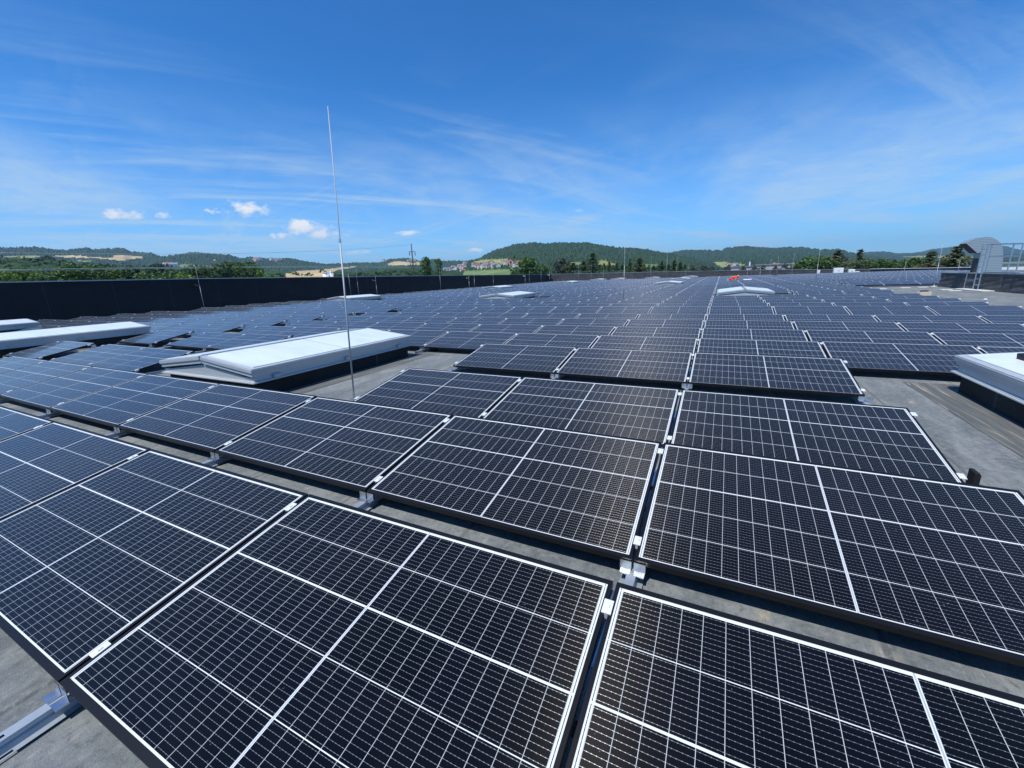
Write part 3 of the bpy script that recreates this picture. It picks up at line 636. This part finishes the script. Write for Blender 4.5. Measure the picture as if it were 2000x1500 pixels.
block(-3.75, 6.6, 'black rubber block at the left end of a row right of the skylight', .1, .14, .12)
block(-3.66, 4.15, 'small black block at the far left corner of the third row', .06, .08, .20)

# ------------------------------------------------------------------ the worker
def person():
    t = thing('person', 'person in orange work clothes and helmet bending low among the panels', 'person', (1.38, 49.35, G))
    t.scale = (.92, .92, .96)
    J = [(-.28, 0, .50, .155), (-.06, 0, .60, .15), (.18, 0, .66, .165), (.34, 0, .66, .10), (.42, 0, .67, .065), (.54, 0, .66, .10),      # pelvis, waist, chest, neck base, neck, head
         (-.30, -.10, .46, .105), (.02, -.15, .34, .085), (-.32, -.14, .09, .055), (-.18, -.15, .05, .045),                                         # near leg: hip, knee, ankle, toe
         (-.30, .10, .46, .105), (-.02, .15, .30, .085), (-.40, .14, .08, .055), (-.26, .15, .05, .045),
         (.26, -.20, .62, .075), (.34, -.26, .38, .055), (.52, -.20, .20, .042), (.60, -.18, .16, .038),                                                # near arm: shoulder, elbow, wrist, hand
         (.26, .20, .62, .075), (.38, .26, .40, .055), (.58, .16, .24, .042), (.66, .14, .20, .038)]
    E_ = [(0, 1), (1, 2), (2, 3), (3, 4), (4, 5), (0, 6), (6, 7), (7, 8), (8, 9), (0, 10), (10, 11), (11, 12), (12, 13), (2, 14), (14, 15), (15, 16), (16, 17), (2, 18), (18, 19), (19, 20), (20, 21)]
    me = bpy.data.meshes.new('body'); me.from_pydata([j[:3] for j in J], E_, []); me.materials.append(MATS['hi_vis_orange'])
    o = link('body', me, t); m = o.modifiers.new('skin', 'SKIN'); lay = me.skin_vertices[0] if me.skin_vertices else None
    if lay is None:
        bm = bmesh.new(); bm.from_mesh(me); bm.verts.layers.skin.verify(); bm.to_mesh(me); bm.free(); lay = me.skin_vertices[0]
    for i, j in enumerate(J): lay.data[i].radius = (j[3], j[3]); lay.data[i].use_root = i == 0
    m2 = o.modifiers.new('sub', 'SUBSURF'); m2.levels = 1; m2.render_levels = 2; m.use_smooth_shade = True
    b = MB(); b.tube([(.49, 0, .70), (.52, 0, .76), (.55, 0, .795), (.57, 0, .81)], [.135, .128, .085, .02], 14); b.tube([(.52, 0, .70), (.525, 0, .712)], [.155, .155], 14); b.build('helmet', 'helmet_orange', t, True)
    b = MB(); b.tube([(.615, 0, .69), (.635, 0, .645), (.61, 0, .595)], [.05, .062, .045], 10); b.build('face', 'skin', t, True)
    for s, (x, y, z) in ((-1, (.60, -.18, .16)), (1, (.66, .14, .20))):
        b = MB()
        for k in range(4): b.tube([(x+.01, y+(k-1.5)*.02, z), (x+.06, y+(k-1.5)*.022, z-.015-.004*(k % 2)), (x+.085+.008*(1-abs(k-1.5)), y+(k-1.5)*.022, z-.05)], [.011, .010, .008], 6)
        b.tube([(x, y+.035*s, z), (x+.045, y+.058*s, z-.02)], [.012, .009], 6); b.build('hand', 'dark_cloth', t, True)
    for x, y in ((-.27, -.145), (-.35, .145)):
        b = MB(); b.box(x-.10, y-.05, 0, x+.16, y+.05, .09); bevel(b.build('boot', 'dark_cloth', t), .03)
person()
t = thing('white_board', 'small white sheet on the panels right of the bending worker', 'sheet', (2.35, 49.9, .17)); b = MB(); b.box(0, 0, 0, .75, .30, .03); b.build('sheet', 'white_paint', t).rotation_euler = (.175, 0, 0)
t = thing('tool_bag', 'small white bucket on the panels left of the worker', 'bucket', (.92, 49.9, .10)); b = MB(); b.tube([(0, 0, 0), (0, 0, .16)], [.07, .09], 12); b.build('pail', 'white_paint', t); b = MB(); b.tube([(-.09, 0, .16), (0, 0, .24), (.09, 0, .16)], .006, 6); b.build('handle', 'galvanised', t)

# ------------------------------------------------------------------ land
GZ = -9.
b = MB(); N = 96; rings = [0, 120, 260, 500, 900, 1500, 2600, 4500, 7500]
for k in range(len(rings)-1):
    for j in range(N):
        a0, a1 = 2*PI*j/N, 2*PI*(j+1)/N; r_0, r_1 = rings[k], rings[k+1]
        b.quad((r_0*math.sin(a0), r_0*math.cos(a0), GZ), (r_0*math.sin(a1), r_0*math.cos(a1), GZ), (r_1*math.sin(a1), r_1*math.cos(a1), GZ), (r_1*math.sin(a0), r_1*math.cos(a0), GZ)) if k else b.poly([(0, 0, GZ), (r_1*math.sin(a1), r_1*math.cos(a1), GZ), (r_1*math.sin(a0), r_1*math.cos(a0), GZ)][::-1])
tag(b.build('ground', 'meadow'), kind='structure')
# fields: (material, polygon on the picture, in photo pixels)
def zp(off, s, pts): return [(off[0]+x/s, off[1]+y/s) for x, y in pts]
FIELDS = [('ripe_field', zp((0, 460), 4, [(360, 158), (500, 152), (600, 152), (720, 165), (880, 170), (985, 188), (960, 205), (900, 195), (720, 180), (420, 172)])),
          ('ripe_field', zp((0, 460), 4, [(875, 152), (970, 148), (1120, 160), (1110, 180), (1000, 190), (890, 172)])),
          ('olive_field', zp((0, 460), 4, [(0, 165), (150, 152), (360, 155), (350, 165), (220, 182), (0, 172)])),
          ('olive_field', zp((0, 460), 4, [(570, 190), (720, 190), (700, 212), (620, 205)])),
          ('ripe_field', zp((0, 460), 4, [(1660, 186), (1740, 187), (1735, 195), (1660, 195)])),
          ('green_field', zp((0, 460), 4, [(1390, 235), (1430, 218), (1560, 230), (1760, 242), (1640, 252), (1420, 257)])),
          ('ripe_field', zp((560, 460), 7.69, [(-60, 590), (150, 530), (500, 510), (700, 490), (1000, 462), (1100, 468), (800, 512), (700, 545), (600, 640), (-60, 640)])),
          ('ripe_field', zp((560, 460), 7.69, [(1500, 420), (1650, 380), (1850, 395), (2100, 395), (2100, 440), (1800, 450), (1520, 452)])),
          ('green_field', zp((800, 460), 6.25, [(640, 520), (660, 428), (1000, 415), (1250, 405), (1330, 440), (1300, 520)])),
          ('olive_field', zp((800, 460), 6.25, [(740, 335), (850, 300), (1050, 285), (1190, 283), (1200, 305), (1390, 305), (1400, 345), (1190, 352), (900, 345)])),
          ('green_field', zp((1080, 460), 6.25, [(190, 318), (350, 320), (340, 370), (210, 390)])),
          ('olive_field', zp((1080, 460), 6.25, [(545, 310), (600, 298), (680, 320), (760, 345), (770, 380), (700, 375), (560, 375)])),
          ('green_field', zp((1080, 460), 6.25, [(1080, 340), (1280, 350), (1290, 400), (1100, 395)])),
          ('ripe_field', zp((1080, 460), 6.25, [(1620, 388), (1700, 393), (1800, 406), (1640, 420)])),
          ('olive_field', zp((1380, 460), 6.25, [(80, 322), (200, 320), (330, 338), (490, 356), (480, 368), (300, 380), (180, 390), (120, 372)])),
          ('olive_field', zp((1660, 460), 8.33, [(850, 338), (1290, 322), (1400, 330), (1900, 330), (2100, 350), (2100, 372), (1500, 372), (850, 352)]))]
def inpoly(x, y, P):
    r_ = False; j = len(P)-1
    for i in range(len(P)):
        if (P[i][1] > y) != (P[j][1] > y) and x < (P[j][0]-P[i][0])*(y-P[i][1])/(P[j][1]-P[i][1])+P[i][0]: r_ = not r_
        j = i
    return r_
def h1(i, j, s): return random.Random(i*7919+j*104729+s*31).random()
class Hill:
    def __init__(s, prof, dn, df, treeh, seed, base=16, pw=1.): s.p = prof; s.dn = dn; s.df = df; s.th = treeh; s.seed = seed; s.base = base; s.pw = pw
    def top(s, x):
        P = s.p
        if x <= P[0][0]: return P[0][1]
        for (a, ya), (c, yc) in zip(P, P[1:]):
            if a <= x <= c: t = (x-a)/(c-a); t = t*t*(3-2*t)*.5+t*.5; return ya+(yc-ya)*t
        return P[-1][1]
    def point(s, x, t):                                  # t: 0 foot .. 1 ridge
        yb = horizon(x)+s.base; y = yb+(s.top(x)-yb)*t; d = s.dn+(s.df-s.dn)*t**s.pw; return at_dist(x, y, d)
    def on(s, x, y):                                     # ground point seen at a picture position
        yb = horizon(x)+s.base; return s.point(x, min(1, max(0, (y-yb)/(s.top(x)-yb))))
    def build(s, name, step=2.2, rows=46, first='forest'):
        names = [first, 'forest', 'ripe_field', 'green_field', 'olive_field']; b = MB(); x0, x1 = s.p[0][0], s.p[-1][0]; n = int((x1-x0)/step); idx = []
        info = []
        for j in range(rows+1):
            t = j/rows; line = []
            for i in range(n+1):
                x = x0+(x1-x0)*i/n; p = s.point(x, t); y = horizon(x)+s.base+(s.top(x)-horizon(x)-s.base)*t; f = None
                for m, P in FIELDS:
                    if inpoly(x, y, P): f = m; break
                if f is None and s.th and t > .02: p = p+Vector((0, 0, (h1(i, j, s.seed)*1.0-.35)*s.th*(1 if j < rows else .9)))
                line.append((p, f))
            info.append(line)
        back = []
        for i in range(n+1):
            x = x0+(x1-x0)*i/n; p = s.point(x, 1); q = Vector((p.x-CAM.x, p.y-CAM.y, 0)); p2 = Vector((CAM.x, CAM.y, 0))+q*1.25; back.append((Vector((p2.x, p2.y, GZ-2)), None))
        info.append(back); W_ = n+1
        for line in info:
            for p, f in line: b.v.append(tuple(p))
        for j in range(rows+1):
            for i in range(n):
                fs = [info[j][i][1], info[j][i+1][1], info[j+1][i][1], info[j+1][i+1][1]]; c_ = [q for q in fs if q]
                b.f.append((j*W_+i, j*W_+i+1, (j+1)*W_+i+1, (j+1)*W_+i)); b.mi.append(names.index(c_[0]) if len(c_) >= 3 else 0)
        return tag(b.build(name, names), kind='structure')
PA = [(-60, 490), (0, 484), (66, 482.5), (119, 488.5), (133, 488), (171, 484), (182, 487), (241, 485), (259, 492), (297, 494), (315, 501), (350, 512), (380, 530)]
PB = [(230, 530), (290, 508), (332, 499), (378, 493), (413, 496), (451, 498), (469, 504), (490, 502.5), (539, 506), (560, 504), (616, 513), (640, 516), (690, 522)]
PC = [(600, 520), (666, 514), (698, 513), (740, 513), (754, 508), (764, 506), (796, 504), (824, 510), (845, 506), (866, 509.5), (925, 509.5), (980, 512), (1010, 520)]
PE = [(865, 528), (900, 513), (918, 509), (934, 506), (945, 499), (967, 488), (1013, 476), (1041, 474), (1062, 476), (1100, 474), (1146, 474), (1181, 480), (1223, 485), (1251, 486), (1300, 494), (1345, 503), (1400, 518)]
PF = [(1200, 512), (1260, 500), (1300, 494), (1345, 488), (1408, 489), (1419, 484), (1454, 481), (1496, 484), (1566, 483), (1601, 487.5), (1636, 487), (1664, 494), (1700, 500), (1740, 506), (1800, 512)]
PG = [(1620, 505), (1664, 496), (1713, 491), (1755, 494.5), (1790, 494), (1840, 496), (1900, 497), (2000, 496), (2080, 497)]
PH = [(1740, 500), (1790, 493), (1825, 486), (1860, 482), (1900, 480), (1961, 481), (2000, 489), (2080, 494)]
hA = Hill(PA, 700, 2700, 9, 1); hB = Hill(PB, 620, 2300, 8, 2); hC = Hill(PC, 500, 2500, 7, 3); hE = Hill(PE, 420, 1500, 7, 4, 17, 1.2); hF = Hill(PF, 600, 2600, 9, 5); hG = Hill(PG, 700, 4200, 9, 6); hH = Hill(PH, 4400, 6200, 8, 7)
hA.build('wooded_hill'); hB.build('wooded_hill'); hC.build('low_ridge'); hE.build('wooded_hill', 1.8, 60); hF.build('wooded_hill', 2.2, 46); hG.build('far_ridge', 3, 30); hH.build('blue_far_hill', 4, 16)

# ------------------------------------------------------------------ trees
def leafcard(b, p, s, rr, drop=0.):
    n = Vector((rr.gauss(0, 1), rr.gauss(0, 1), rr.gauss(0, 1)+.6)).normalized(); a = n.orthogonal().normalized(); a = Matrix.Rotation(rr.uniform(0, 6.28), 3, n) @ a; c = n.cross(a)
    a *= s*rr.uniform(.7, 1.3); c *= s*rr.uniform(.45, .9)
    b.quad(p-a-c*.6, p+a*.2-c, p+a+c*.4, p-a*.3+c)
def conifer(seed, h, r, dens=1., pine=False):
    rr = random.Random(seed); b = MB(); k = int(150*dens)
    for i in range(k):
        f = (i+rr.random())/k; f = f**.85; z = h*(.10+.90*f)
        prof = (1-f)**.8 if not pine else max(.16, (1-f)**.55*(.75+.35*math.sin(f*9+seed)))
        L = r*prof*rr.uniform(.55, 1.12)+.12; a = rr.uniform(0, 6.28); d = Vector((math.cos(a), math.sin(a), 0)); n = max(3, int(L*5))
        for q in range(n):
            t = (q+.5)/n; p = Vector((0, 0, z))+d*L*t+Vector((0, 0, (-.30 if not pine else .12)*L*t+.12*L*t*t))
            leafcard(b, p+Vector((rr.gauss(0, .10), rr.gauss(0, .10), rr.gauss(0, .08))), .20+.10*(1-t), rr)
    tr = MB(); tr.tube([(0, 0, 0), (0, 0, h*.5), (0, 0, h*.97)], [h*.018, h*.012, .02], 7)
    for i in range(14):
        f = .2+.7*i/14; a = i*2.4; L = r*(1-f)*.6; tr.tube([(0, 0, h*f), (math.cos(a)*L, math.sin(a)*L, h*f-.1*L)], [.035, .012], 4)
    return b, tr
def broad(seed, h, r, n=900, leaf=.28, low=.12):
    rr = random.Random(seed); b = MB(); lob = []
    for i in range(11):
        a = rr.uniform(0, 6.28); q = rr.uniform(0, .62)*r; z = h*rr.uniform(low+.2, .86); lob.append((Vector((math.cos(a)*q, math.sin(a)*q, z)), r*rr.uniform(.30, .55)))
    lob.append((Vector((0, 0, h*.86)), r*.36))
    for i in range(n):
        c, s = lob[i % len(lob)]; v = Vector((rr.gauss(0, 1), rr.gauss(0, 1), rr.gauss(0, 1))).normalized()*s*rr.uniform(.62, 1.08)**.6; v.z *= .8; leafcard(b, c+v, leaf*rr.uniform(.7, 1.35), rr)
    tr = MB(); tr.tube([(0, 0, 0), (.05*r, 0, h*.3), (0, 0, h*.7)], [h*.022, h*.016, h*.006], 7)
    for c, s in lob[:7]: tr.tube([(0, 0, h*.25), c*.6+Vector((0, 0, h*.10)), c], [h*.010, h*.006, .02], 5)
    return b, tr
KIND = {}
for s in range(3):
    KIND['spruce', s] = (conifer(40+s, 10, 2.1, 1.25), 'spruce_needles', 10, 2.1)
    KIND['pine', s] = (conifer(60+s, 10, 2.9, 1.5, True), 'pine_needles', 10, 2.9)
    KIND['broad', s] = (broad(80+s, 10, 3.4, 1500), 'broad_leaves', 10, 3.4)
    KIND['pale', s] = (broad(90+s, 10, 2.6, 1000), 'grey_leaves', 10, 2.6)
    KIND['bush', s] = (broad(100+s, 10, 6., 1800, .36, .1), ('bright_leaves', 'broad_leaves', 'wood_leaves')[s], 10, 6.)
for k, ((bc, bt), m, h, r) in list(KIND.items()): KIND[k] = (bc.mesh('crown', m), bt.mesh('trunk', 'bark'), h, r)
def tree(kind, s, px, ytop, wpx, d, lab, group, name):
    top = at_dist(px, ytop, d); cr, tr, h, r = KIND[kind, s]; H = top.z-GZ; k = (top-CAM).dot(fw); sx = wpx/2*k/F/r*{'spruce': 2.0, 'pine': 1.75}.get(kind, 1.35)
    vis = (525-ytop)*k/F
    sz = min(H/h, vis*1.45/h if kind in ('spruce', 'pine') else sx*{'spruce': 1.5, 'pine': 1.35, 'bush': 1.0}.get(kind, 1.15))
    t = thing(name, lab, 'tree' if kind != 'bush' else 'shrub', (top.x, top.y, GZ), group, R.uniform(0, 6.28))
    c = link('crown', cr, t); c.location.z = H-sz*h*.97; c.scale = (sx, sx, sz)
    c = link('trunk', tr, t); c.scale = (min(sx, H/h), min(sx, H/h), H/h*.98)
def T(kind, items, d, name, group, fmt):
    for i, it in enumerate(items):
        px, yt, wd = it[:3]; tree(kind, i % 3, px, yt, wd, d*R.uniform(.96, 1.06), it[3] if len(it) > 3 else fmt % ORD[i+1], group, name)
T('spruce', [(1157, 495, 24, 'tall pointed spruce standing left of the tan field above the grey parapet'), (1190, 511, 10), (1205, 514, 12), (1231, 505, 12), (1215, 517, 12), (1258, 517, 10), (1277, 519, 12), (1293, 511, 13), (1306, 516, 10), (1318, 508, 16), (1329, 511, 11), (1338, 517, 10)],
  112, 'spruce_tree', 'dark spruces behind the far parapet', 'dark spruce behind the grey far parapet, %s from the left')
T('pine', [(1120, 514, 26, 'rounded olive tree left of the tall pointed spruce'), (1140, 511, 24, 'loose olive tree touching the tall pointed spruce'), (1249, 504, 26, 'broad olive conifer right of the slim spruce behind the grey parapet'),
           (1637, 491, 46, 'broad brownish conifer in the right-hand tree group'), (1681, 490, 30, 'tall pointed pine right of the broad brownish conifer'), (1821, 492, 34, 'dark pine left of the tallest pine at right'), (1870, 483, 50, 'tallest loose pine just left of the metal hood'),
           (1846, 505, 30, 'low pine between the two pines near the hood')], 110, 'pine_tree', 'pines behind the far parapet', 'pine %s')
T('broad', [(1030, 501, 52, 'big leafy tree standing before the right end of the village'), (833, 502, 24, 'round dark tree right of the power pole'), (857, 505, 15, 'slim leafy tree beside the round dark tree'), (1003, 527, 16, 'low bush left of the big leafy tree'), (1060, 517, 22, 'lower leafy tree right of the big leafy tree'),
            (1576, 505, 44, 'left tree of the dense green group on the right'), (1600, 499, 40, 'middle tree of the dense green group on the right'), (1618, 502, 30, 'right tree of the dense green group, beside the brownish conifer'), (1562, 514, 22, 'lowest outer tree at the left of the dense green group')],
  108, 'leafy_tree', 'leafy trees behind the parapets', '%s leafy tree')
T('broad', [(x, y, wd) for x, y, wd in ((1697, 505, 24), (1712, 508, 22), (1727, 505, 24), (1742, 507, 22), (1757, 511, 24), (1772, 507, 26), (1787, 502, 28), (1804, 506, 24))], 116, 'hedge_tree', 'row of dark trees between the pines on the right', '%s tree from the left in the dark row between the pines')
T('pine', [(x, y, wd) for x, y, wd in ((1108, 517, 18), (1131, 518, 16), (1172, 517, 16), (1180, 515, 14), (1198, 518, 16), (1223, 520, 14), (1240, 517, 16), (1268, 518, 14), (1285, 519, 14), (1301, 519, 14))], 118, 'low_pine', 'low olive pines between the spruces', '%s from the left of the low olive pines between the dark spruces')
T('pale', [(1086, 509, 22, 'greyish poplar left of the grey parapet corner'), (1098, 502, 26, 'tallest greyish tree above the black parapet end'), (1110, 508, 20, 'greyish tree touching the green field by the parapet corner')], 150, 'pale_tree', 'greyish trees above the black parapet end', '%s')
T('broad', [(404, 520, 26), (428, 516, 24), (447, 511, 30), (466, 511, 28), (484, 513, 30), (500, 517, 24)], 140, 'dark_tree', 'dark round trees above the black parapet', '%s from the left of the dark round trees above the parapet')
xs = [-14+i*15.5 for i in range(34)]
T('bush', [(x+R.uniform(-4, 4), 534+R.choice((-11, -5, 0, 2, 6))+R.uniform(-3, 3), R.uniform(46, 78), '%s above the black parapet, %s in the row from the left' % (('bright green shrub', 'mid green shrub', 'dark green shrub')[i % 3], ORD[i+1])) for i, x in enumerate(xs)], 95, 'leafy_shrub', 'shrubs along the top of the black parapet', '%s')
# roadside trees near the right horizon and village
T('pale', [(x, y, wd, 'small roadside tree, %s from the left, between worker and dense tree group' % ORD[i+1]) for i, (x, y, wd) in enumerate(((1352, 516, 16), (1375, 515, 26), (1390, 517, 20), (1424, 516, 12), (1452, 518, 14), (1474, 517, 18), (1492, 516, 16), (1516, 517, 12), (1534, 513, 18)))], 170, 'roadside_tree', 'small trees along the far parapet', '%s')
# the dark woodland between the shrubs and the hills: one mass
rr = random.Random(3); b = MB()
WP = [(-60, 500), (0, 500), (30, 497), (60, 503), (90, 499), (115, 503), (150, 508), (200, 513), (300, 514), (400, 517), (520, 522), (600, 526), (700, 524), (760, 518), (800, 516), (880, 522), (900, 526)]
hw = Hill(WP, 160, 430, 0, 9, 20)
for i in range(620):
    x = rr.uniform(-60, 860); t = rr.random()**.6; s = 2.6+rr.random()*2.6
    if x > 640 and t > .8: t *= .8
    if 480 < x < 645 and rr.random() < .75: continue
    p = hw.point(x, t); p.z -= s*1.0
    for k in range(64):
        v = Vector((rr.gauss(0, 1), rr.gauss(0, 1), rr.gauss(0, 1))).normalized(); v = Vector((v.x*s, v.y*s, v.z*s*1.05)); leafcard(b, p+v*rr.uniform(.75, 1.05), .8+.03*s, rr)
tag(b.build('woodland', 'wood_leaves'), 'dark mixed woodland behind the bright shrubs on the left', 'woodland', kind='stuff')
hw2 = Hill(WP, 155, 420, 0, 9, 20); hw2.p = [(x, y+7) for x, y in WP]; hw2.build('wooded_slope', 6, 16)

# ------------------------------------------------------------------ village
def house(p, wd, dp, h, rz, wm, rm, lab, group, name='house'):
    t = thing(name, lab, 'house', p, group, rz)
    b = MB(); b.prism([(-wd/2, -dp/2, -4), (wd/2, -dp/2, -4), (wd/2, -dp/2, h), (0, -dp/2, h+wd*.36), (-wd/2, -dp/2, h)], (0, 0, 0), (0, dp, 0)); b.build('wall', wm, t)
    b = MB(); e = .5; k = .36*2
    for s in (-1, 1):
        q = [(0, -dp/2-e, h+wd*.36+.06), (s*(wd/2+e), -dp/2-e, h-e*k+.06), (s*(wd/2+e), -dp/2-e, h-e*k+.3), (0, -dp/2-e, h+wd*.36+.34)]
        b.prism(q, (0, 0, 0), (0, dp+2*e, 0))
    b.box(wd*.18, dp*.1, h+.5, wd*.18+.7, dp*.1+.7, h+wd*.36+1.0); b.build('roof', rm, t)
    b = MB()
    for sy in (-1, 1):
        for x in (-wd*.28, wd*.18):
            for z in ([.9] if h < 4 else [.9, 3.6]): b.box(x, sy*(dp/2+.02)-.02, z, x+1.1, sy*(dp/2+.02)+.02, z+1.3)
    for sx in (-1, 1):
        for y in (-dp*.3, 0, dp*.25): b.box(sx*(wd/2+.02)-.02, y, .9, sx*(wd/2+.02)+.02, y+1.1, 2.2)
    b.build('window', 'window_dark', t)
RV = random.Random(21)
def village(hill, spots, fmt, group, sz=1.):
    for i, (x, y) in enumerate(spots):
        p = hill.on(x, y); wm = RV.choice(['house_white', 'house_white', 'house_cream']); rm = RV.choice(['roof_red', 'roof_red', 'roof_brown', 'roof_grey']); wn = {'house_white': 'white', 'house_cream': 'cream'}[wm]; rn_ = {'roof_red': 'red', 'roof_brown': 'brown', 'roof_grey': 'grey'}[rm]
        house(p, RV.uniform(8, 11)*sz, RV.uniform(10, 15)*sz, RV.choice([3.2, 5.6, 5.6])*sz, RV.uniform(-.9, .9), wm, rm, fmt % (wn, rn_, ORD[i+1]), group)
sp_ = sorted((870+RV.uniform(0, 165), 0) for _ in range(62)); sp_ = [(x, RV.uniform(515.5, 524.5) if x > 905 else RV.uniform(521, 531)) for x, _ in sp_]
village(hE, sp_, '%s house with %s roof, %s from the left in the village', 'houses of the village before the wooded hill', 1.0)
village(hB, sorted([(494+RV.uniform(0, 62), RV.uniform(507.5, 511)) for _ in range(9)]), '%s house with %s roof, %s from the left on the hazy ridge', 'tiny houses on the left ridge', 1.3)
village(hC, sorted([(742+RV.uniform(0, 80), RV.uniform(508.5, 512)) for _ in range(7)]), '%s house with %s roof, %s from the left near the pole', 'tiny houses by the power pole', 1.2)
village(hB, [(325, 520), (333, 521), (340, 521.5)], '%s farmhouse with %s roof, %s of three below the left hills', 'farm buildings below the left hills', 1.6)
village(hF, sorted([(1424, 521), (1437, 520), (1512, 520), (1520, 522), (1549, 521), (1416, 522)]), '%s house with %s roof, %s from the left behind the worker', 'houses behind the far parapet', 1.)
def hall(px, py, d, wx, dp, h, m, rm, lab, name='industrial_hall'):
    p = at_dist(px, py, d); t = thing(name, lab, 'building', (p.x, p.y, GZ-1), None, -math.atan2(p.x-CAM.x, p.y-CAM.y)); H = p.z-GZ+1
    b = MB(); b.box(-wx/2, 0, 0, wx/2, dp, H-.4); b.build('wall', m, t); b = MB(); b.box(-wx/2-.3, -.3, H-.397, wx/2+.3, dp+.3, H); b.build('roof', rm, t)
    b = MB(); n = max(2, int(wx/5))
    for k in range(n): b.box(-wx/2+wx*(k+.25)/n, -.05, H-3.2, -wx/2+wx*(k+.75)/n, -.002, H-2.0)
    b.build('window', 'window_dark', t)
hall(1518, 515, 210, 15, 12, 8, 'house_lilac', 'roof_grey', 'low lilac building behind the far parapet left of the tree group')
hall(1450, 520, 230, 12, 12, 8, 'house_lilac', 'roof_grey', 'small lilac hall behind the far parapet right of the worker')
hall(1985, 512, 150, 15, 14, 8, 'house_white', 'roof_grey', 'white hall at the right picture edge behind the handrail')
hall(1950, 513, 180, 13, 14, 8, 'house_lilac', 'roof_brown', 'pinkish hall seen between hood and white hall')
hall(1895, 516, 260, 10, 10, 8, 'house_white', 'roof_grey', 'white shed behind the pine left of the hood')
p = at_dist(1465, 511, 300); t = thing('white_silo', 'slender white chimney rising behind the far parapet', 'chimney', (p.x, p.y, GZ)); b = MB(); H = p.z-GZ; b.tube([(0, 0, 0), (0, 0, H*.98), (0, 0, H)], [.45, .42, .3], 12); b.build('shaft', 'white_paint', t); b = MB(); b.tube([(0, 0, H), (0, 0, H+.3)], .5, 12); b.build('cap', 'grey_coping', t)
for px, pt_, wd, lab in ((636, 531, 3.6, 'left pale round silo beyond the black parapet'), (646, 529, 2.4, 'right slim silo beyond the black parapet')):
    p = at_dist(px, pt_, 260); t = thing('grain_silo', lab, 'silo', (p.x, p.y, GZ)); H = p.z-GZ; b = MB(); b.tube([(0, 0, 0), (0, 0, H-.9)], wd/2, 16); b.build('drum', 'house_white', t, True); b = MB(); b.tube([(0, 0, H-.9), (0, 0, H)], [wd/2+.1, .3], 16); b.build('cone_roof', 'grey_coping', t)

# ------------------------------------------------------------------ power pole and cables
D = 150; ptop = at_dist(803, 476, D); t = thing('power_pole', 'dark wooden power pole with two crossarms above the black parapet', 'power pole', (ptop.x, ptop.y, GZ), None, .9)
H = ptop.z-GZ; b = MB(); b.tube([(0, 0, 0), (0, 0, H)], [.28, .17], 10); b.build('mast', 'wood_pole', t, True); b = MB(); arms = (H-2.6, H-6.1)
for z in arms: b.box(-1.05, -.34, z-.09, 1.05, -.2, z+.09)
b.build('crossarm', 'wood_pole', t); b = MB()
for z in arms:
    for x in (-.95, .95): b.tube([(x, -.27, z-.09), (x, -.27, z-.3)], .05, 6); b.tube([(x, -.27, z-.3), (x, -.27, z-1.25)], [.14, .12], 8)
b.build('insulator', 'porcelain', t)
def cable(a, c_, sag, rad, lab):
    b = MB(); b.tube([a.lerp(c_, k/24)-Vector((0, 0, sag*4*(k/24)*(1-k/24))) for k in range(25)], rad, 5); tag(b.build('power_cable', 'cable_pale', None, True), lab, 'cable', 'cables strung to the power pole')
A = lambda x, y, d: at_dist(x, y, d)
cable(A(-40, 493, 95), A(800, 478, D), 1.2, .032, 'topmost cable crossing the left hills to the pole top')
cable(A(-40, 528, 80), A(801, 521, D), -.3, .035, 'lower cable passing the dark woodland to the pole')
cable(A(-40, 530, 80), A(804, 523, D), -.3, .035, 'lowest cable passing just under its twin before the woodland')

# ------------------------------------------------------------------ air
b = MB(); b.box(-8200, -8200, GZ-3, 8200, 8200, 330); hz = b.build('haze', 'meadow'); hm = bpy.data.materials.new('haze'); hm.use_nodes = True; n = NT(hm.node_tree); n.n.clear()
pv_ = n.new('ShaderNodeVolumePrincipled'); pv_.inputs['Color'].default_value = (.45, .68, 1, 1); pv_.inputs['Density'].default_value = 1.05e-4; pv_.inputs['Anisotropy'].default_value = .2
n.l.new(pv_.outputs[0], n.new('ShaderNodeOutputMaterial').inputs['Volume']); hz.data.materials.clear(); hz.data.materials.append(hm); tag(hz, 'pale blue haze lying over the valley', 'haze', kind='stuff')
